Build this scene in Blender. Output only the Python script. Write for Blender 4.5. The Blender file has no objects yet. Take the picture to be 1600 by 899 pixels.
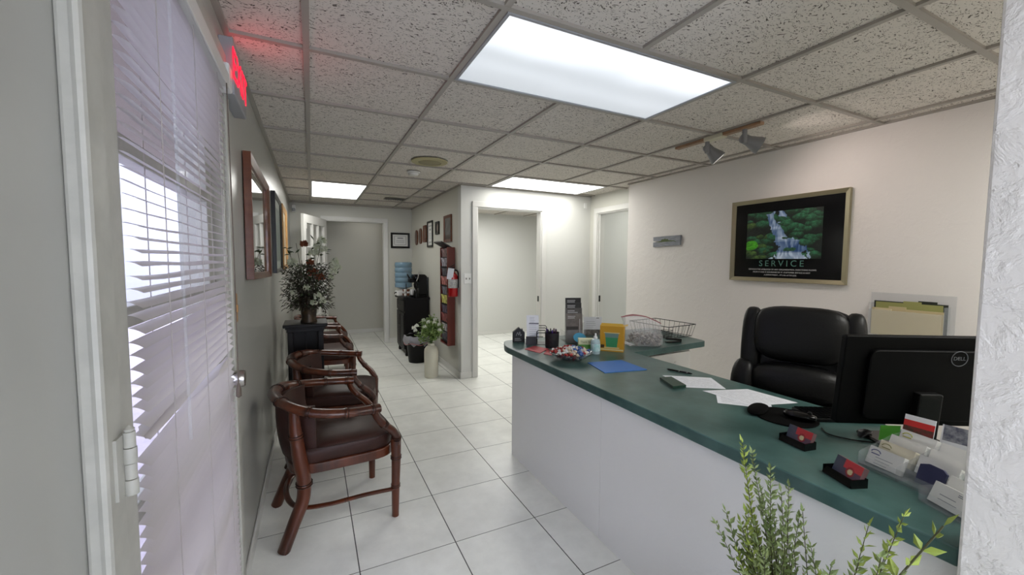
import bpy, math, random
from mathutils import Vector, Matrix, Euler
import numpy as np
random.seed(7)
C = bpy.context.scene.collection
S = bpy.context.scene
PI = math.pi
# ------------------------------------------------------------------ camera
YAW, PITCH, ROLL, FPX, CAMZ = 0.4572, 0.0648, 0.0065, 636.13, 1.3698
CE = 2.224
cy_, sy_ = math.cos(YAW), math.sin(YAW)
fw = Vector((sy_*math.cos(PITCH), cy_*math.cos(PITCH), -math.sin(PITCH)))
rt = Vector((cy_, -sy_, 0)); up = rt.cross(fw)
rt2 = rt*math.cos(ROLL)+up*math.sin(ROLL); up2 = -rt*math.sin(ROLL)+up*math.cos(ROLL)
cam = bpy.data.objects.new('camera', bpy.data.cameras.new('camera')); C.objects.link(cam)
M = Matrix((rt2, up2, -fw)).transposed().to_4x4(); M.translation = (0, 0, CAMZ)
cam.matrix_world = M
cam.data.sensor_width = 36; cam.data.lens = 36*FPX/1600; cam.data.clip_start = .02
S.camera = cam
# ------------------------------------------------------------------ world, light, exposure
S.view_settings.view_transform = 'Standard'; S.view_settings.look = 'None'
S.view_settings.exposure = 2.0; S.view_settings.gamma = 1; S.view_settings.use_curve_mapping = False
W = bpy.data.worlds.new('sky'); S.world = W; W.use_nodes = True
W.node_tree.nodes['Background'].inputs[0].default_value = (0.74, 0.80, 1.0, 1)
W.node_tree.nodes['Background'].inputs[1].default_value = 1.5
PANEL_NEAR, PANEL_FAR, PANEL_FILL = .30, 2.3, 1.55
def light(name, kind, loc, energy, color=(1, 1, 1), size=.5, sizey=None, rot=(0, 0, 0), **k):
    l = bpy.data.lights.new(name, kind); l.energy = energy; l.color = color
    if kind == 'AREA':
        l.size = size
        if sizey: l.shape = 'RECTANGLE'; l.size_y = sizey
    else: l.shadow_soft_size = size
    for a, b in k.items(): setattr(l, a, b)
    o = bpy.data.objects.new(name, l); C.objects.link(o); o.location = loc; o.rotation_euler = rot
    return o
light('room_light_first_office', 'AREA', (2.6, 5.8, CE-.03), 8.2, (1, 1, .97), 1.1, .55)
light('room_light_second_office', 'AREA', (4.1, 3.6, CE-.03), 2.4, (.98, 1, .94), .55, 1.1)
light('room_light_hallway', 'AREA', (.9, 7.6, CE-.03), .5, (1, .98, .92), .5, .5)
light('fill_light_behind', 'AREA', (.45, -1.95, 1.2), 3.3, (.86, .93, 1), 1.1, 1.8, rot=(-PI/2, 0, PI))  # added fill light behind the camera, tinted like daylight
# ------------------------------------------------------------------ materials
def lin(c):
    return tuple((x/255/12.92 if x/255 <= .04045 else ((x/255+.055)/1.055)**2.4) for x in c[:3])+(1,)
def newmat(name):
    m = bpy.data.materials.new(name); m.use_nodes = True
    return m, m.node_tree, m.node_tree.nodes['Principled BSDF']
def N(nt, t, **k):
    n = nt.nodes.new(t)
    for a, b in k.items():
        if a.startswith('i_'):
            key = a[2:]; key = int(key) if key.isdigit() else key
            n.inputs[key].default_value = b
        else: setattr(n, a, b)
    return n
def mat(name, c, rough=.5, metal=0, var=0, vscale=8, bump=0, bscale=60, bdist=.002, spec=.5, c2=None, trans=0, alpha=1, coat=0, detail=4, stretch=None, ior=1.45, sheen=0):
    m, nt, b = newmat(name); L = nt.links.new
    b.inputs['Base Color'].default_value = lin(c); b.inputs['Roughness'].default_value = rough
    b.inputs['Metallic'].default_value = metal; b.inputs['Specular IOR Level'].default_value = spec
    b.inputs['Transmission Weight'].default_value = trans; b.inputs['Alpha'].default_value = alpha
    b.inputs['Coat Weight'].default_value = coat; b.inputs['IOR'].default_value = ior
    tc = N(nt, 'ShaderNodeTexCoord'); mp = N(nt, 'ShaderNodeMapping'); L(tc.outputs['Object'], mp.inputs[0])
    if stretch: mp.inputs['Scale'].default_value = stretch
    if c2 or var:
        n = N(nt, 'ShaderNodeTexNoise', i_Scale=vscale, i_Detail=detail, i_Roughness=.6); L(mp.outputs[0], n.inputs['Vector'])
        r = N(nt, 'ShaderNodeValToRGB'); r.color_ramp.elements[0].position = .35; r.color_ramp.elements[1].position = .65
        r.color_ramp.elements[0].color = lin(c)
        r.color_ramp.elements[1].color = lin(c2) if c2 else lin([min(255, x*(1+var)) for x in c])
        L(n.outputs[0], r.inputs[0]); L(r.outputs[0], b.inputs['Base Color'])
    if bump:
        n = N(nt, 'ShaderNodeTexNoise', i_Scale=bscale, i_Detail=3.0); L(mp.outputs[0], n.inputs['Vector'])
        bm = N(nt, 'ShaderNodeBump', i_Strength=bump, i_Distance=bdist); L(n.outputs[0], bm.inputs['Height']); L(bm.outputs[0], b.inputs['Normal'])
    return m
def emit(name, c, s):
    m, nt, b = newmat(name); b.inputs['Base Color'].default_value = lin(c); b.inputs['Emission Color'].default_value = lin(c); b.inputs['Emission Strength'].default_value = s
    return m
def plaster(name, c, strength=.6):
    """skip-trowel plaster: broad smears with fine ridges"""
    m, nt, b = newmat(name); L = nt.links.new
    b.inputs['Base Color'].default_value = lin(c); b.inputs['Roughness'].default_value = .62
    tc = N(nt, 'ShaderNodeTexCoord')
    n1 = N(nt, 'ShaderNodeTexNoise', i_Scale=13.0, i_Detail=7.0, i_Roughness=.62, i_Distortion=.35); L(tc.outputs['Object'], n1.inputs['Vector'])
    r1 = N(nt, 'ShaderNodeValToRGB'); r1.color_ramp.elements[0].position = .46; r1.color_ramp.elements[1].position = .78; L(n1.outputs[0], r1.inputs[0])
    n2 = N(nt, 'ShaderNodeTexNoise', i_Scale=38.0, i_Detail=4.0, i_Distortion=.8); L(tc.outputs['Object'], n2.inputs['Vector'])
    a = N(nt, 'ShaderNodeMath', operation='MULTIPLY_ADD'); L(n2.outputs[0], a.inputs[0]); a.inputs[1].default_value = .45; L(r1.outputs[0], a.inputs[2])
    bm = N(nt, 'ShaderNodeBump', i_Strength=strength, i_Distance=.004); L(a.outputs[0], bm.inputs['Height']); L(bm.outputs[0], b.inputs['Normal'])
    return m
def tile_floor():
    m, nt, b = newmat('ceramic_tile'); L = nt.links.new
    g = N(nt, 'ShaderNodeNewGeometry'); sx = N(nt, 'ShaderNodeSeparateXYZ'); L(g.outputs['Position'], sx.inputs[0])
    ds, fl = [], []
    for i, (o, w) in enumerate(((.1601, .0026), (2.2634, .0018))):
        s = N(nt, 'ShaderNodeMath', operation='SUBTRACT', i_1=o); L(sx.outputs[i], s.inputs[0])
        d = N(nt, 'ShaderNodeMath', operation='DIVIDE', i_1=.4398); L(s.outputs[0], d.inputs[0])
        f0 = N(nt, 'ShaderNodeMath', operation='FLOOR'); L(d.outputs[0], f0.inputs[0]); fl.append(f0)
        f = N(nt, 'ShaderNodeMath', operation='FRACT'); L(d.outputs[0], f.inputs[0])
        p = N(nt, 'ShaderNodeMath', operation='PINGPONG', i_1=.5); L(f.outputs[0], p.inputs[0])
        c = N(nt, 'ShaderNodeMath', operation='LESS_THAN', i_1=w/.4398); L(p.outputs[0], c.inputs[0]); ds.append(c)
    mx = N(nt, 'ShaderNodeMath', operation='MAXIMUM'); L(ds[0].outputs[0], mx.inputs[0]); L(ds[1].outputs[0], mx.inputs[1])
    cb = N(nt, 'ShaderNodeCombineXYZ'); L(fl[0].outputs[0], cb.inputs[0]); L(fl[1].outputs[0], cb.inputs[1])
    wn = N(nt, 'ShaderNodeTexWhiteNoise'); L(cb.outputs[0], wn.inputs['Vector'])
    va = N(nt, 'ShaderNodeVectorMath', operation='ADD'); L(g.outputs['Position'], va.inputs[0]); L(wn.outputs['Color'], va.inputs[1])
    n = N(nt, 'ShaderNodeTexNoise', i_Scale=5.0, i_Detail=6.0, i_Roughness=.65); L(va.outputs[0], n.inputs['Vector'])
    r = N(nt, 'ShaderNodeValToRGB'); r.color_ramp.elements[0].position = .3; r.color_ramp.elements[1].position = .7
    r.color_ramp.elements[0].color = lin((224, 225, 220)); r.color_ramp.elements[1].color = lin((242, 243, 238)); L(n.outputs[0], r.inputs[0])
    mix = N(nt, 'ShaderNodeMix', data_type='RGBA'); L(mx.outputs[0], mix.inputs['Factor']); L(r.outputs[0], mix.inputs['A']); mix.inputs['B'].default_value = lin((86, 86, 84))
    L(mix.outputs['Result'], b.inputs['Base Color'])
    ra = N(nt, 'ShaderNodeMath', operation='MULTIPLY_ADD', i_1=.4, i_2=.36); L(mx.outputs[0], ra.inputs[0]); L(ra.outputs[0], b.inputs['Roughness'])
    iv = N(nt, 'ShaderNodeMath', operation='SUBTRACT', i_0=1.0); L(mx.outputs[0], iv.inputs[1])
    bm = N(nt, 'ShaderNodeBump', i_Strength=.35, i_Distance=.0015); L(iv.outputs[0], bm.inputs['Height'])
    n3 = N(nt, 'ShaderNodeTexNoise', i_Scale=30.0, i_Detail=2.0); L(g.outputs['Position'], n3.inputs['Vector'])
    b2 = N(nt, 'ShaderNodeBump', i_Strength=.05, i_Distance=.002); L(n3.outputs[0], b2.inputs['Height']); L(bm.outputs[0], b2.inputs['Normal']); L(b2.outputs[0], b.inputs['Normal'])
    return m
def ceiling_tile():
    m, nt, b = newmat('acoustic_tile'); L = nt.links.new; b.inputs['Roughness'].default_value = .95; b.inputs['Specular IOR Level'].default_value = .1
    g = N(nt, 'ShaderNodeNewGeometry')
    wp = N(nt, 'ShaderNodeTexNoise', i_Scale=14.0, i_Detail=1.0); L(g.outputs['Position'], wp.inputs['Vector'])
    ad = N(nt, 'ShaderNodeMix', data_type='VECTOR', i_0=.06); L(g.outputs['Position'], ad.inputs[4]); L(wp.outputs['Color'], ad.inputs[5])
    mp = N(nt, 'ShaderNodeMapping'); mp.inputs['Scale'].default_value = (1, 1.9, 1); mp.inputs['Rotation'].default_value = (0, 0, .5); L(ad.outputs[1], mp.inputs[0])
    n = N(nt, 'ShaderNodeTexNoise', i_Scale=74.0, i_Detail=1.5, i_Roughness=.4, i_Distortion=1.4); L(mp.outputs[0], n.inputs['Vector'])
    r = N(nt, 'ShaderNodeValToRGB'); r.color_ramp.elements[0].position = .61; r.color_ramp.elements[1].position = .65; L(n.outputs[0], r.inputs[0])
    mix = N(nt, 'ShaderNodeMix', data_type='RGBA'); L(r.outputs[0], mix.inputs[0]); mix.inputs[6].default_value = lin((214, 208, 200)); mix.inputs[7].default_value = lin((104, 98, 92)); L(mix.outputs[2], b.inputs['Base Color'])
    n2 = N(nt, 'ShaderNodeTexNoise', i_Scale=160.0, i_Detail=2.0); L(g.outputs['Position'], n2.inputs['Vector'])
    s = N(nt, 'ShaderNodeMath', operation='MULTIPLY_ADD', i_1=-2.5); L(r.outputs[0], s.inputs[0]); L(n2.outputs[0], s.inputs[2])
    bm = N(nt, 'ShaderNodeBump', i_Strength=.6, i_Distance=.002); L(s.outputs[0], bm.inputs['Height']); L(bm.outputs[0], b.inputs['Normal'])
    return m
def wood(name, c1, c2, rough=.3, scale=14, stretch=(1, 1, .12), coat=.3):
    return mat(name, c1, rough, c2=c2, vscale=scale, stretch=stretch, coat=coat, detail=6, bump=.08, bscale=40)
def vcol(name, rough=.4, coat=0):
    m, nt, b = newmat(name); a = N(nt, 'ShaderNodeVertexColor', layer_name='print'); nt.links.new(a.outputs[0], b.inputs['Base Color'])
    b.inputs['Roughness'].default_value = rough; b.inputs['Coat Weight'].default_value = coat; return m
def diffuser(name, s, banded):
    m, nt, b = newmat(name); L = nt.links.new
    b.inputs['Base Color'].default_value = (.15, .16, .17, 1); b.inputs['Roughness'].default_value = .3
    b.inputs['Emission Color'].default_value = (lin((240, 247, 255)) if banded else lin((255, 254, 248))); b.inputs['Emission Strength'].default_value = s
    if banded:   # tube glow put into the emission as bright and dim bands
        tc = N(nt, 'ShaderNodeTexCoord'); sp = N(nt, 'ShaderNodeSeparateXYZ'); L(tc.outputs['Object'], sp.inputs[0])
        n = N(nt, 'ShaderNodeTexNoise', i_Scale=2.2, i_Detail=1.0); L(tc.outputs['Object'], n.inputs['Vector'])
        y = N(nt, 'ShaderNodeMath', operation='MULTIPLY_ADD', i_1=.16); L(n.outputs[0], y.inputs[0]); L(sp.outputs[1], y.inputs[2])
        r = N(nt, 'ShaderNodeValToRGB'); cr = r.color_ramp; cr.interpolation = 'B_SPLINE'
        cr.elements[0].position = 0; cr.elements[0].color = (1.0,)*3+(1,); cr.elements[1].position = 1; cr.elements[1].color = (.5,)*3+(1,)
        for p, v in ((.3, 1.0), (.44, .62), (.54, .56), (.68, .66), (.8, .56)):
            e = cr.elements.new(p); e.color = (v, v, v, 1)
        mr = N(nt, 'ShaderNodeMapRange'); mr.inputs[1].default_value = -.22; mr.inputs[2].default_value = .38; L(y.outputs[0], mr.inputs[0]); L(mr.outputs[0], r.inputs[0])
        k = N(nt, 'ShaderNodeMath', operation='MULTIPLY', i_1=s); L(r.outputs[0], k.inputs[0]); L(k.outputs[0], b.inputs['Emission Strength'])
    return m
m_wall = mat('painted_wall', (200, 199, 190), .38, bump=.08, bscale=55)
m_wallgloss = mat('satin_wall', (170, 170, 164), .28, bump=.05, bscale=40)
m_wallback = mat('beige_wall', (198, 196, 186), .5)
m_walloff = mat('office_wall', (210, 210, 206), .55)
m_plaster = plaster('trowelled_plaster', (226, 221, 217), .45)
m_plnear = plaster('trowelled_plaster_near', (240, 237, 233), 1.0)
m_panel = plaster('counter_plaster', (240, 239, 237), .3)
m_trim = mat('white_trim', (214, 213, 209), .35)
m_oldtrim = mat('aged_white_trim', (172, 171, 163), .4, var=.06, vscale=18, bump=.15, bscale=25)
m_floor, m_ceil = tile_floor(), ceiling_tile()
m_grid = mat('ceiling_grid_metal', (160, 154, 146), .5)
m_gridlight = mat('fixture_frame', (150, 152, 156), .4)
m_wood = wood('cherry_rattan', (50, 21, 11), (92, 43, 21), .3)
m_wooddark = mat('node_wrap', (34, 16, 10), .5)
m_leather = mat('brown_leather', (48, 28, 23), .46, var=.25, vscale=9, bump=.15, bscale=220, spec=.35)
m_nail = mat('piping', (46, 26, 22), .4)
m_blackleather = mat('black_leather', (7, 7, 8), .4, bump=.25, bscale=110, bdist=.003, spec=.4)
m_blackplastic = mat('black_plastic', (6, 6, 7), .45, spec=.3)
m_blackgloss = mat('black_gloss', (4, 4, 5), .2, spec=.35)
m_blackwire = mat('black_wire', (22, 22, 24), .4, metal=.3)
m_green = mat('green_laminate', (52, 80, 77), .28, c2=(74, 104, 100), vscale=7, detail=8)
m_greenedge = mat('green_laminate_edge', (36, 60, 57), .3, c2=(46, 72, 68), vscale=7, detail=8)
m_white = mat('white_plastic', (226, 226, 224), .35)
m_paper = mat('white_paper', (228, 230, 236), .7)
m_ink = mat('grey_ink', (120, 124, 134), .8)
m_inkdark = mat('dark_ink', (44, 46, 54), .8)
m_inkwhite = mat('white_ink', (206, 206, 206), .8)
m_chrome = mat('brushed_nickel', (186, 182, 178), .25, metal=1)
m_dark = mat('espresso_wood', (7, 5, 5), .42, c2=(14, 9, 8), vscale=14, stretch=(1, 1, .12), spec=.3)
m_redwood = wood('mahogany_wood', (92, 26, 14), (118, 40, 22), .4)
m_frame_b = wood('walnut_frame', (84, 42, 22), (110, 60, 34), .35)
m_frame_k = mat('black_frame', (9, 8, 8), .35)
m_frame_t = wood('honey_oak_frame', (176, 130, 78), (196, 152, 98), .4)
m_gold = mat('champagne_gold', (150, 142, 116), .32, metal=.5)
def glassmat(name, c=(255, 255, 255), a=.18, rough=.05):
    m, nt, b = newmat(name); L = nt.links.new; b.inputs['Base Color'].default_value = lin(c); b.inputs['Roughness'].default_value = rough
    tr = N(nt, 'ShaderNodeBsdfTransparent'); mx = N(nt, 'ShaderNodeMixShader', i_0=a); out = nt.nodes['Material Output']
    L(tr.outputs[0], mx.inputs[1]); L(b.outputs[0], mx.inputs[2]); L(mx.outputs[0], out.inputs[0]); return m
m_glass = glassmat('window_glass', a=.06)
m_clear = glassmat('clear_acrylic', (200, 206, 212), .13)
m_clear2 = glassmat('clear_film', (228, 228, 232), .28, .2)
m_bluebottle = glassmat('blue_polycarbonate', (112, 146, 168), .68, .12)
def slatmat():
    m, nt, b = newmat('blind_slat_vinyl'); L = nt.links.new
    b.inputs['Base Color'].default_value = lin((190, 183, 176)); b.inputs['Roughness'].default_value = .35
    t = N(nt, 'ShaderNodeBsdfTranslucent'); t.inputs[0].default_value = lin((222, 218, 220))
    mx = N(nt, 'ShaderNodeMixShader', i_0=.42); L(b.outputs[0], mx.inputs[1]); L(t.outputs[0], mx.inputs[2]); L(mx.outputs[0], nt.nodes['Material Output'].inputs[0]); return m
m_slat = slatmat()
# ------------------------------------------------------------------ mesh builder
class MB:
    def __init__(s): s.v, s.f, s.m, s.k, s.mi = [], [], [], None, 0
    def add(s, vs, fs):
        o = len(s.v); s.v += [tuple(x) for x in vs]
        for f in fs: s.f.append([i+o for i in f]); s.m.append(s.mi)
        return s
    def box(s, x0, y0, z0, x1, y1, z1):
        vs = [(x, y, z) for z in (z0, z1) for y in (y0, y1) for x in (x0, x1)]
        return s.add(vs, [(0, 2, 3, 1), (4, 5, 7, 6), (0, 1, 5, 4), (2, 6, 7, 3), (0, 4, 6, 2), (1, 3, 7, 5)])
    def bx(s, c, d, rot=(0, 0, 0)):
        R = Euler(rot).to_matrix(); c = Vector(c)
        vs = [c+R @ Vector((x*d[0]/2, y*d[1]/2, z*d[2]/2)) for z in (-1, 1) for y in (-1, 1) for x in (-1, 1)]
        return s.add(vs, [(0, 2, 3, 1), (4, 5, 7, 6), (0, 1, 5, 4), (2, 6, 7, 3), (0, 4, 6, 2), (1, 3, 7, 5)])
    def tube(s, pts, r, n=10, smooth=0, closed=False, flat=None):
        pts = [Vector(p) for p in pts]; rr = list(r) if hasattr(r, '__len__') else [r]*len(pts)
        if smooth: pts, rr = catmull(pts, rr, smooth, closed)
        P_ = len(pts); vs = []; nrm = None
        for i in range(P_):
            a = pts[(i-1) % P_] if (closed or i > 0) else pts[i]; b = pts[(i+1) % P_] if (closed or i < P_-1) else pts[i]
            t = (b-a).normalized()
            if nrm is None:
                nrm = Vector((0, 0, 1)) if abs(t.z) < .9 else Vector((1, 0, 0))
            nrm = (nrm-t*nrm.dot(t)).normalized(); bn = t.cross(nrm)
            for j in range(n):
                a_ = 2*PI*j/n; fa, fb = flat or (1, 1)
                vs.append(pts[i]+(nrm*math.cos(a_)*fa+bn*math.sin(a_)*fb)*rr[i])
        fs = []
        for i in range(P_ if closed else P_-1):
            k = (i+1) % P_
            for j in range(n): fs.append((i*n+j, i*n+(j+1) % n, k*n+(j+1) % n, k*n+j))
        if not closed: fs += [tuple(range(n))[::-1], tuple((P_-1)*n+j for j in range(n))]
        return s.add(vs, fs)
    def lathe(s, prof, n=24, c=(0, 0, 0), caps=True, rot=None):
        vs = []; c = Vector(c)
        for r, z in prof:
            for j in range(n):
                p = Vector((r*math.cos(2*PI*j/n), r*math.sin(2*PI*j/n), z))
                if rot: p = rot @ p
                vs.append(c+p)
        fs = [(i*n+j, i*n+(j+1) % n, (i+1)*n+(j+1) % n, (i+1)*n+j) for i in range(len(prof)-1) for j in range(n)]
        if caps: fs += [tuple(range(n))[::-1], tuple((len(prof)-1)*n+j for j in range(n))]
        return s.add(vs, fs)
    def prism(s, outline, z0, z1, Mx=None):
        n = len(outline); vs = [Vector((x, y, z0)) for x, y in outline]+[Vector((x, y, z1)) for x, y in outline]
        if Mx: vs = [Mx @ v for v in vs]
        return s.add(vs, [tuple(range(n))[::-1], tuple(range(n, 2*n))]+[(i, (i+1) % n, n+(i+1) % n, n+i) for i in range(n)])
    def puff(s, c, d, e=.5, n=24, m=12, rot=(0, 0, 0), e2=None):
        """superellipsoid cushion"""
        R = Euler(rot).to_matrix(); c = Vector(c); e2 = e2 or e
        g = lambda w, p: math.copysign(abs(w)**p, w); vs = []
        for i in range(m+1):
            u = -PI/2+PI*i/m
            for j in range(n):
                w = 2*PI*j/n
                p = Vector((d[0]/2*g(math.cos(u), e2)*g(math.cos(w), e), d[1]/2*g(math.cos(u), e2)*g(math.sin(w), e), d[2]/2*g(math.sin(u), e2)))
                vs.append(c+R @ p)
        return s.add(vs, [(i*n+j, i*n+(j+1) % n, (i+1)*n+(j+1) % n, (i+1)*n+j) for i in range(m) for j in range(n)])
    def leaf(s, p, d, L_, w, upv=(0, 0, 1), bend=.15):
        p = Vector(p); d = Vector(d).normalized(); sd = d.cross(Vector(upv))
        if sd.length < .1: sd = d.cross(Vector((1, 0, 0)))
        sd.normalize(); nn = sd.cross(d)
        vs = [p, p+d*L_*.45+sd*w/2-nn*w*.15, p+d*L_-nn*L_*bend, p+d*L_*.45-sd*w/2-nn*w*.15, p+d*L_*.5+nn*w*.12]
        return s.add(vs, [(0, 1, 4), (1, 2, 4), (2, 3, 4), (3, 0, 4)])
    def build(s, name, mats, parent=None, smooth=True, bevel=0, ang=40, seg=2):
        me = bpy.data.meshes.new(name); me.from_pydata(s.v, [], s.f)
        for mm in (mats if isinstance(mats, (list, tuple)) else [mats]): me.materials.append(mm)
        me.polygons.foreach_set('material_index', s.m); me.validate(); me.update()
        if smooth: me.shade_smooth(); me.set_sharp_from_angle(angle=math.radians(ang))
        o = bpy.data.objects.new(name, me); C.objects.link(o)
        if parent: o.parent = parent
        if bevel:
            b = o.modifiers.new('bevel', 'BEVEL'); b.width = bevel; b.segments = seg; b.limit_method = 'ANGLE'; b.angle_limit = math.radians(50)
        return o
def catmull(pts, rr, k, closed=False):
    n = len(pts); out, ro = [], []
    rng = range(n if closed else n-1)
    for i in rng:
        p1, p2 = pts[i], pts[(i+1) % n]
        p0 = pts[(i-1) % n] if (closed or i > 0) else p1*2-p2
        p3 = pts[(i+2) % n] if (closed or i < n-2) else p2*2-p1
        for j in range(k):
            t = j/k
            out.append(.5*((2*p1)+(-p0+p2)*t+(2*p0-5*p1+4*p2-p3)*t*t+(-p0+3*p1-3*p2+p3)*t**3)); ro.append(rr[i]*(1-t)+rr[(i+1) % n]*t)
    if not closed: out.append(pts[-1]); ro.append(rr[-1])
    return out, ro
def tag(o, label=None, cat=None, group=None, kind=None):
    if label: o['label'] = label
    if cat: o['category'] = cat
    if group: o['group'] = group
    if kind: o['kind'] = kind
    return o
def thing(name, label, cat, loc=(0, 0, 0), rz=0, group=None, rot=None):
    o = bpy.data.objects.new(name, None); C.objects.link(o); o.empty_display_size = .05
    o.location = loc; o.rotation_euler = rot or (0, 0, rz)
    return tag(o, label, cat, group)
def place(o, loc, rz=0, rot=None):
    o.location = loc; o.rotation_euler = rot or (0, 0, rz); return o
def struct(name, mb, m, **k): return tag(mb.build(name, m, **k), kind='structure')
def dup(root, loc, rz, label, group=None, name=None, scale=None):
    r = root.copy(); C.objects.link(r); r.location = loc; r.rotation_euler = (0, 0, rz); r['label'] = label
    if group: r['group'] = group
    if name: r.name = name
    for ch in list(root.children):
        c = ch.copy(); C.objects.link(c); c.parent = r
        for g in ch.children:
            d = g.copy(); C.objects.link(d); d.parent = c
    return r
def text(name, s, size, m, parent, loc, rot, align='CENTER', ext=.0004, space=1.0, sx=1.0):
    cu = bpy.data.curves.new(name, 'FONT'); cu.body = s; cu.size = size; cu.align_x = align; cu.align_y = 'CENTER'; cu.extrude = ext; cu.space_character = space
    o = bpy.data.objects.new(name, cu); C.objects.link(o)
    dg = bpy.context.evaluated_depsgraph_get(); me = bpy.data.meshes.new_from_object(o.evaluated_get(dg)); bpy.data.objects.remove(o)
    me.materials.clear(); me.materials.append(m); me.name = name
    o = bpy.data.objects.new(name, me); C.objects.link(o); o.parent = parent; o.location = loc; o.rotation_euler = rot; o.scale = (sx, 1, 1)
    return o
def printed(name, w, h, fn, m, parent, loc, rot, nx=120, ny=80):
    """flat print, colour per vertex from fn(u, v) -> sRGB, facing local +z, centred"""
    vs, cols = [], []
    for j in range(ny+1):
        for i in range(nx+1):
            u, v = i/nx, j/ny; vs.append(((u-.5)*w, (v-.5)*h, 0)); cols.append(lin(fn(u, v)))
    fs = [(j*(nx+1)+i, j*(nx+1)+i+1, (j+1)*(nx+1)+i+1, (j+1)*(nx+1)+i) for j in range(ny) for i in range(nx)]
    me = bpy.data.meshes.new(name); me.from_pydata(vs, [], fs); me.materials.append(m)
    a = me.color_attributes.new('print', 'FLOAT_COLOR', 'POINT'); a.data.foreach_set('color', [x for c in cols for x in c])
    o = bpy.data.objects.new(name, me); C.objects.link(o); o.parent = parent; o.location = loc; o.rotation_euler = rot
    return o
m_print, m_printgloss = vcol('printed_paper', .5), vcol('printed_gloss', .3, .2)
# wall orientation helpers: local +z out of the print
FX = (PI/2, 0, PI/2)      # faces +x   (on the left wall)
FNX = (PI/2, 0, -PI/2)    # faces -x   (on right / corridor wall)
FNY = (PI/2, 0, 0)        # faces -y
# ------------------------------------------------------------------ room shell
XL, XR, YB, YF, XC, YE = -.28, 3.18, -1.6, 4.43, 1.53, 6.95
struct('floor', MB().box(-.42, YB-.1, -.08, 5.1, 8.3, 0), m_floor, smooth=False)
struct('ceiling', MB().box(-.42, YB-.1, CE+.01, 5.1, 8.3, CE+.08), m_ceil, smooth=False)
g = MB()
LIGHTS = [(.61, 1.83, 1.298, 1.908), (0, .61, 4.958, 6.178), (1.83, 3.05, 3.738, 4.348), (0, 1.16, -1.142, -.532), (1.83, 3.05, -.532, .078)]
def bars(ax, c, a, b, lo, hi):
    cuts = sorted((f[2-2*ax], f[3-2*ax]) for f in LIGHTS if f[2*ax]+.05 < c < f[2*ax+1]-.05)
    for p, q in cuts+[(b, b)]:
        if p > a:
            if ax == 0: g.box(c-.012, a, lo, c+.012, p, hi)
            else: g.box(a, c-.012, lo, p, c+.012, hi)
        a = max(a, q)
for k in range(-1, 9):
    x = .61*k
    if x > XL: bars(0, x, YB, 8.1 if x < 1.5 else 6.95, CE-.002, CE+.0098)
for j in range(-6, 11):
    y = 1.908+.61*j; bars(1, y, XL, 1.53 if y > 4.5 else XR if y < 3.5 else 3.33, CE-.0025, CE+.0097)
g.box(XL, YB, CE-.003, XL+.022, YE, CE+.0096); g.box(XR-.02, YB, CE-.003, XR, 3.54, CE+.0096); g.box(XC-.02, YF, CE-.003, XC, YE, CE+.0096)
g.box(XC, YF-.02, CE-.003, 3.33, YF, CE+.0096); g.box(XL, YE-.02, CE-.003, XC, YE, CE+.0096)
struct('trim_1', g, m_grid, smooth=False)
# left wall with the entrance door opening  y .86-1.79, z 0-2.03
DY0, DY1, DZ = .80, 1.80, 2.03
struct('wall_left', MB().box(XL-.13, YB, 0, XL, DY0, CE+.01).box(XL-.13, DY1, 0, XL, 8.2, CE+.01).box(XL-.13, DY0, DZ, XL, DY1, CE+.01), m_wallgloss, smooth=False)
struct('wall_right', MB().box(XR, YB, 0, XR+.15, 3.54, CE+.01), m_plaster, smooth=False)
D2 = (3.62, 4.27, 1.99)
struct('wall_recess', MB().box(3.33, 3.54, 0, 3.43, D2[0], CE+.01).box(3.33, D2[1], 0, 3.43, YF, CE+.01).box(3.33, D2[0], D2[2], 3.43, D2[1], CE+.01), m_wall, smooth=False)
D1 = (1.725, 2.585, 1.99)
struct('wall_far', MB().box(XC, YF, 0, D1[0], YF+.1, CE+.01).box(D1[1], YF, 0, 5.0, YF+.1, CE+.01).box(D1[0], YF, D1[2], D1[1], YF+.1, CE+.01), m_walloff, smooth=False)
struct('wall_corridor', MB().box(XC, YF+.1, 0, XC+.1, YE+.1, CE+.01), m_wall, smooth=False)
D3 = (.20, 1.075, 1.985)
struct('wall_back', MB().box(XL, YE, 0, D3[0], YE+.1, CE+.01).box(D3[1], YE, 0, XC, YE+.1, CE+.01).box(D3[0], YE, D3[2], D3[1], YE+.1, CE+.01), m_wall, smooth=False)
struct('wall_hallway', MB().box(XL, 8.1, 0, 2.5, 8.2, CE+.01).box(2.4, 7.05, 0, 2.5, 8.1, CE+.01), m_wallback, smooth=False)
struct('wall_office', MB().box(XC+.1, YE, 0, 5.0, YE+.1, CE+.01).box(5.0, 3.0, 0, 5.1, YE+.1, CE+.01).box(3.43, 2.9, 0, 5.1, 3.0, CE+.01), m_walloff, smooth=False)
struct('wall_near', MB().box(1.2, YB, 0, 1.325, .318, CE+.01), m_plnear, smooth=False, bevel=.006)
struct('wall_behind', MB().box(XL, YB-.1, 0, -.12, YB, CE+.01).box(1.02, YB-.1, 0, XR, YB, CE+.01).box(-.12, YB-.1, 0, 1.02, YB, .25).box(-.12, YB-.1, 2.1, 1.02, YB, CE+.01), m_wall, smooth=False)
win = struct('fill_window', MB().box(-.12, YB-.08, .25, -.07, YB-.02, 2.1).box(.97, YB-.08, .25, 1.02, YB-.02, 2.1).box(-.07, YB-.08, .25, .97, YB-.02, .3).box(-.07, YB-.08, 2.05, .97, YB-.02, 2.1).box(.43, YB-.08, .3, .47, YB-.02, 2.05), m_trim, smooth=False)  # unseen window, added so the fill light can enter from behind
MB().box(-.07, YB-.055, .3, .97, YB-.05, 2.05).build('pane', m_glass, win, smooth=False)
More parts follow.
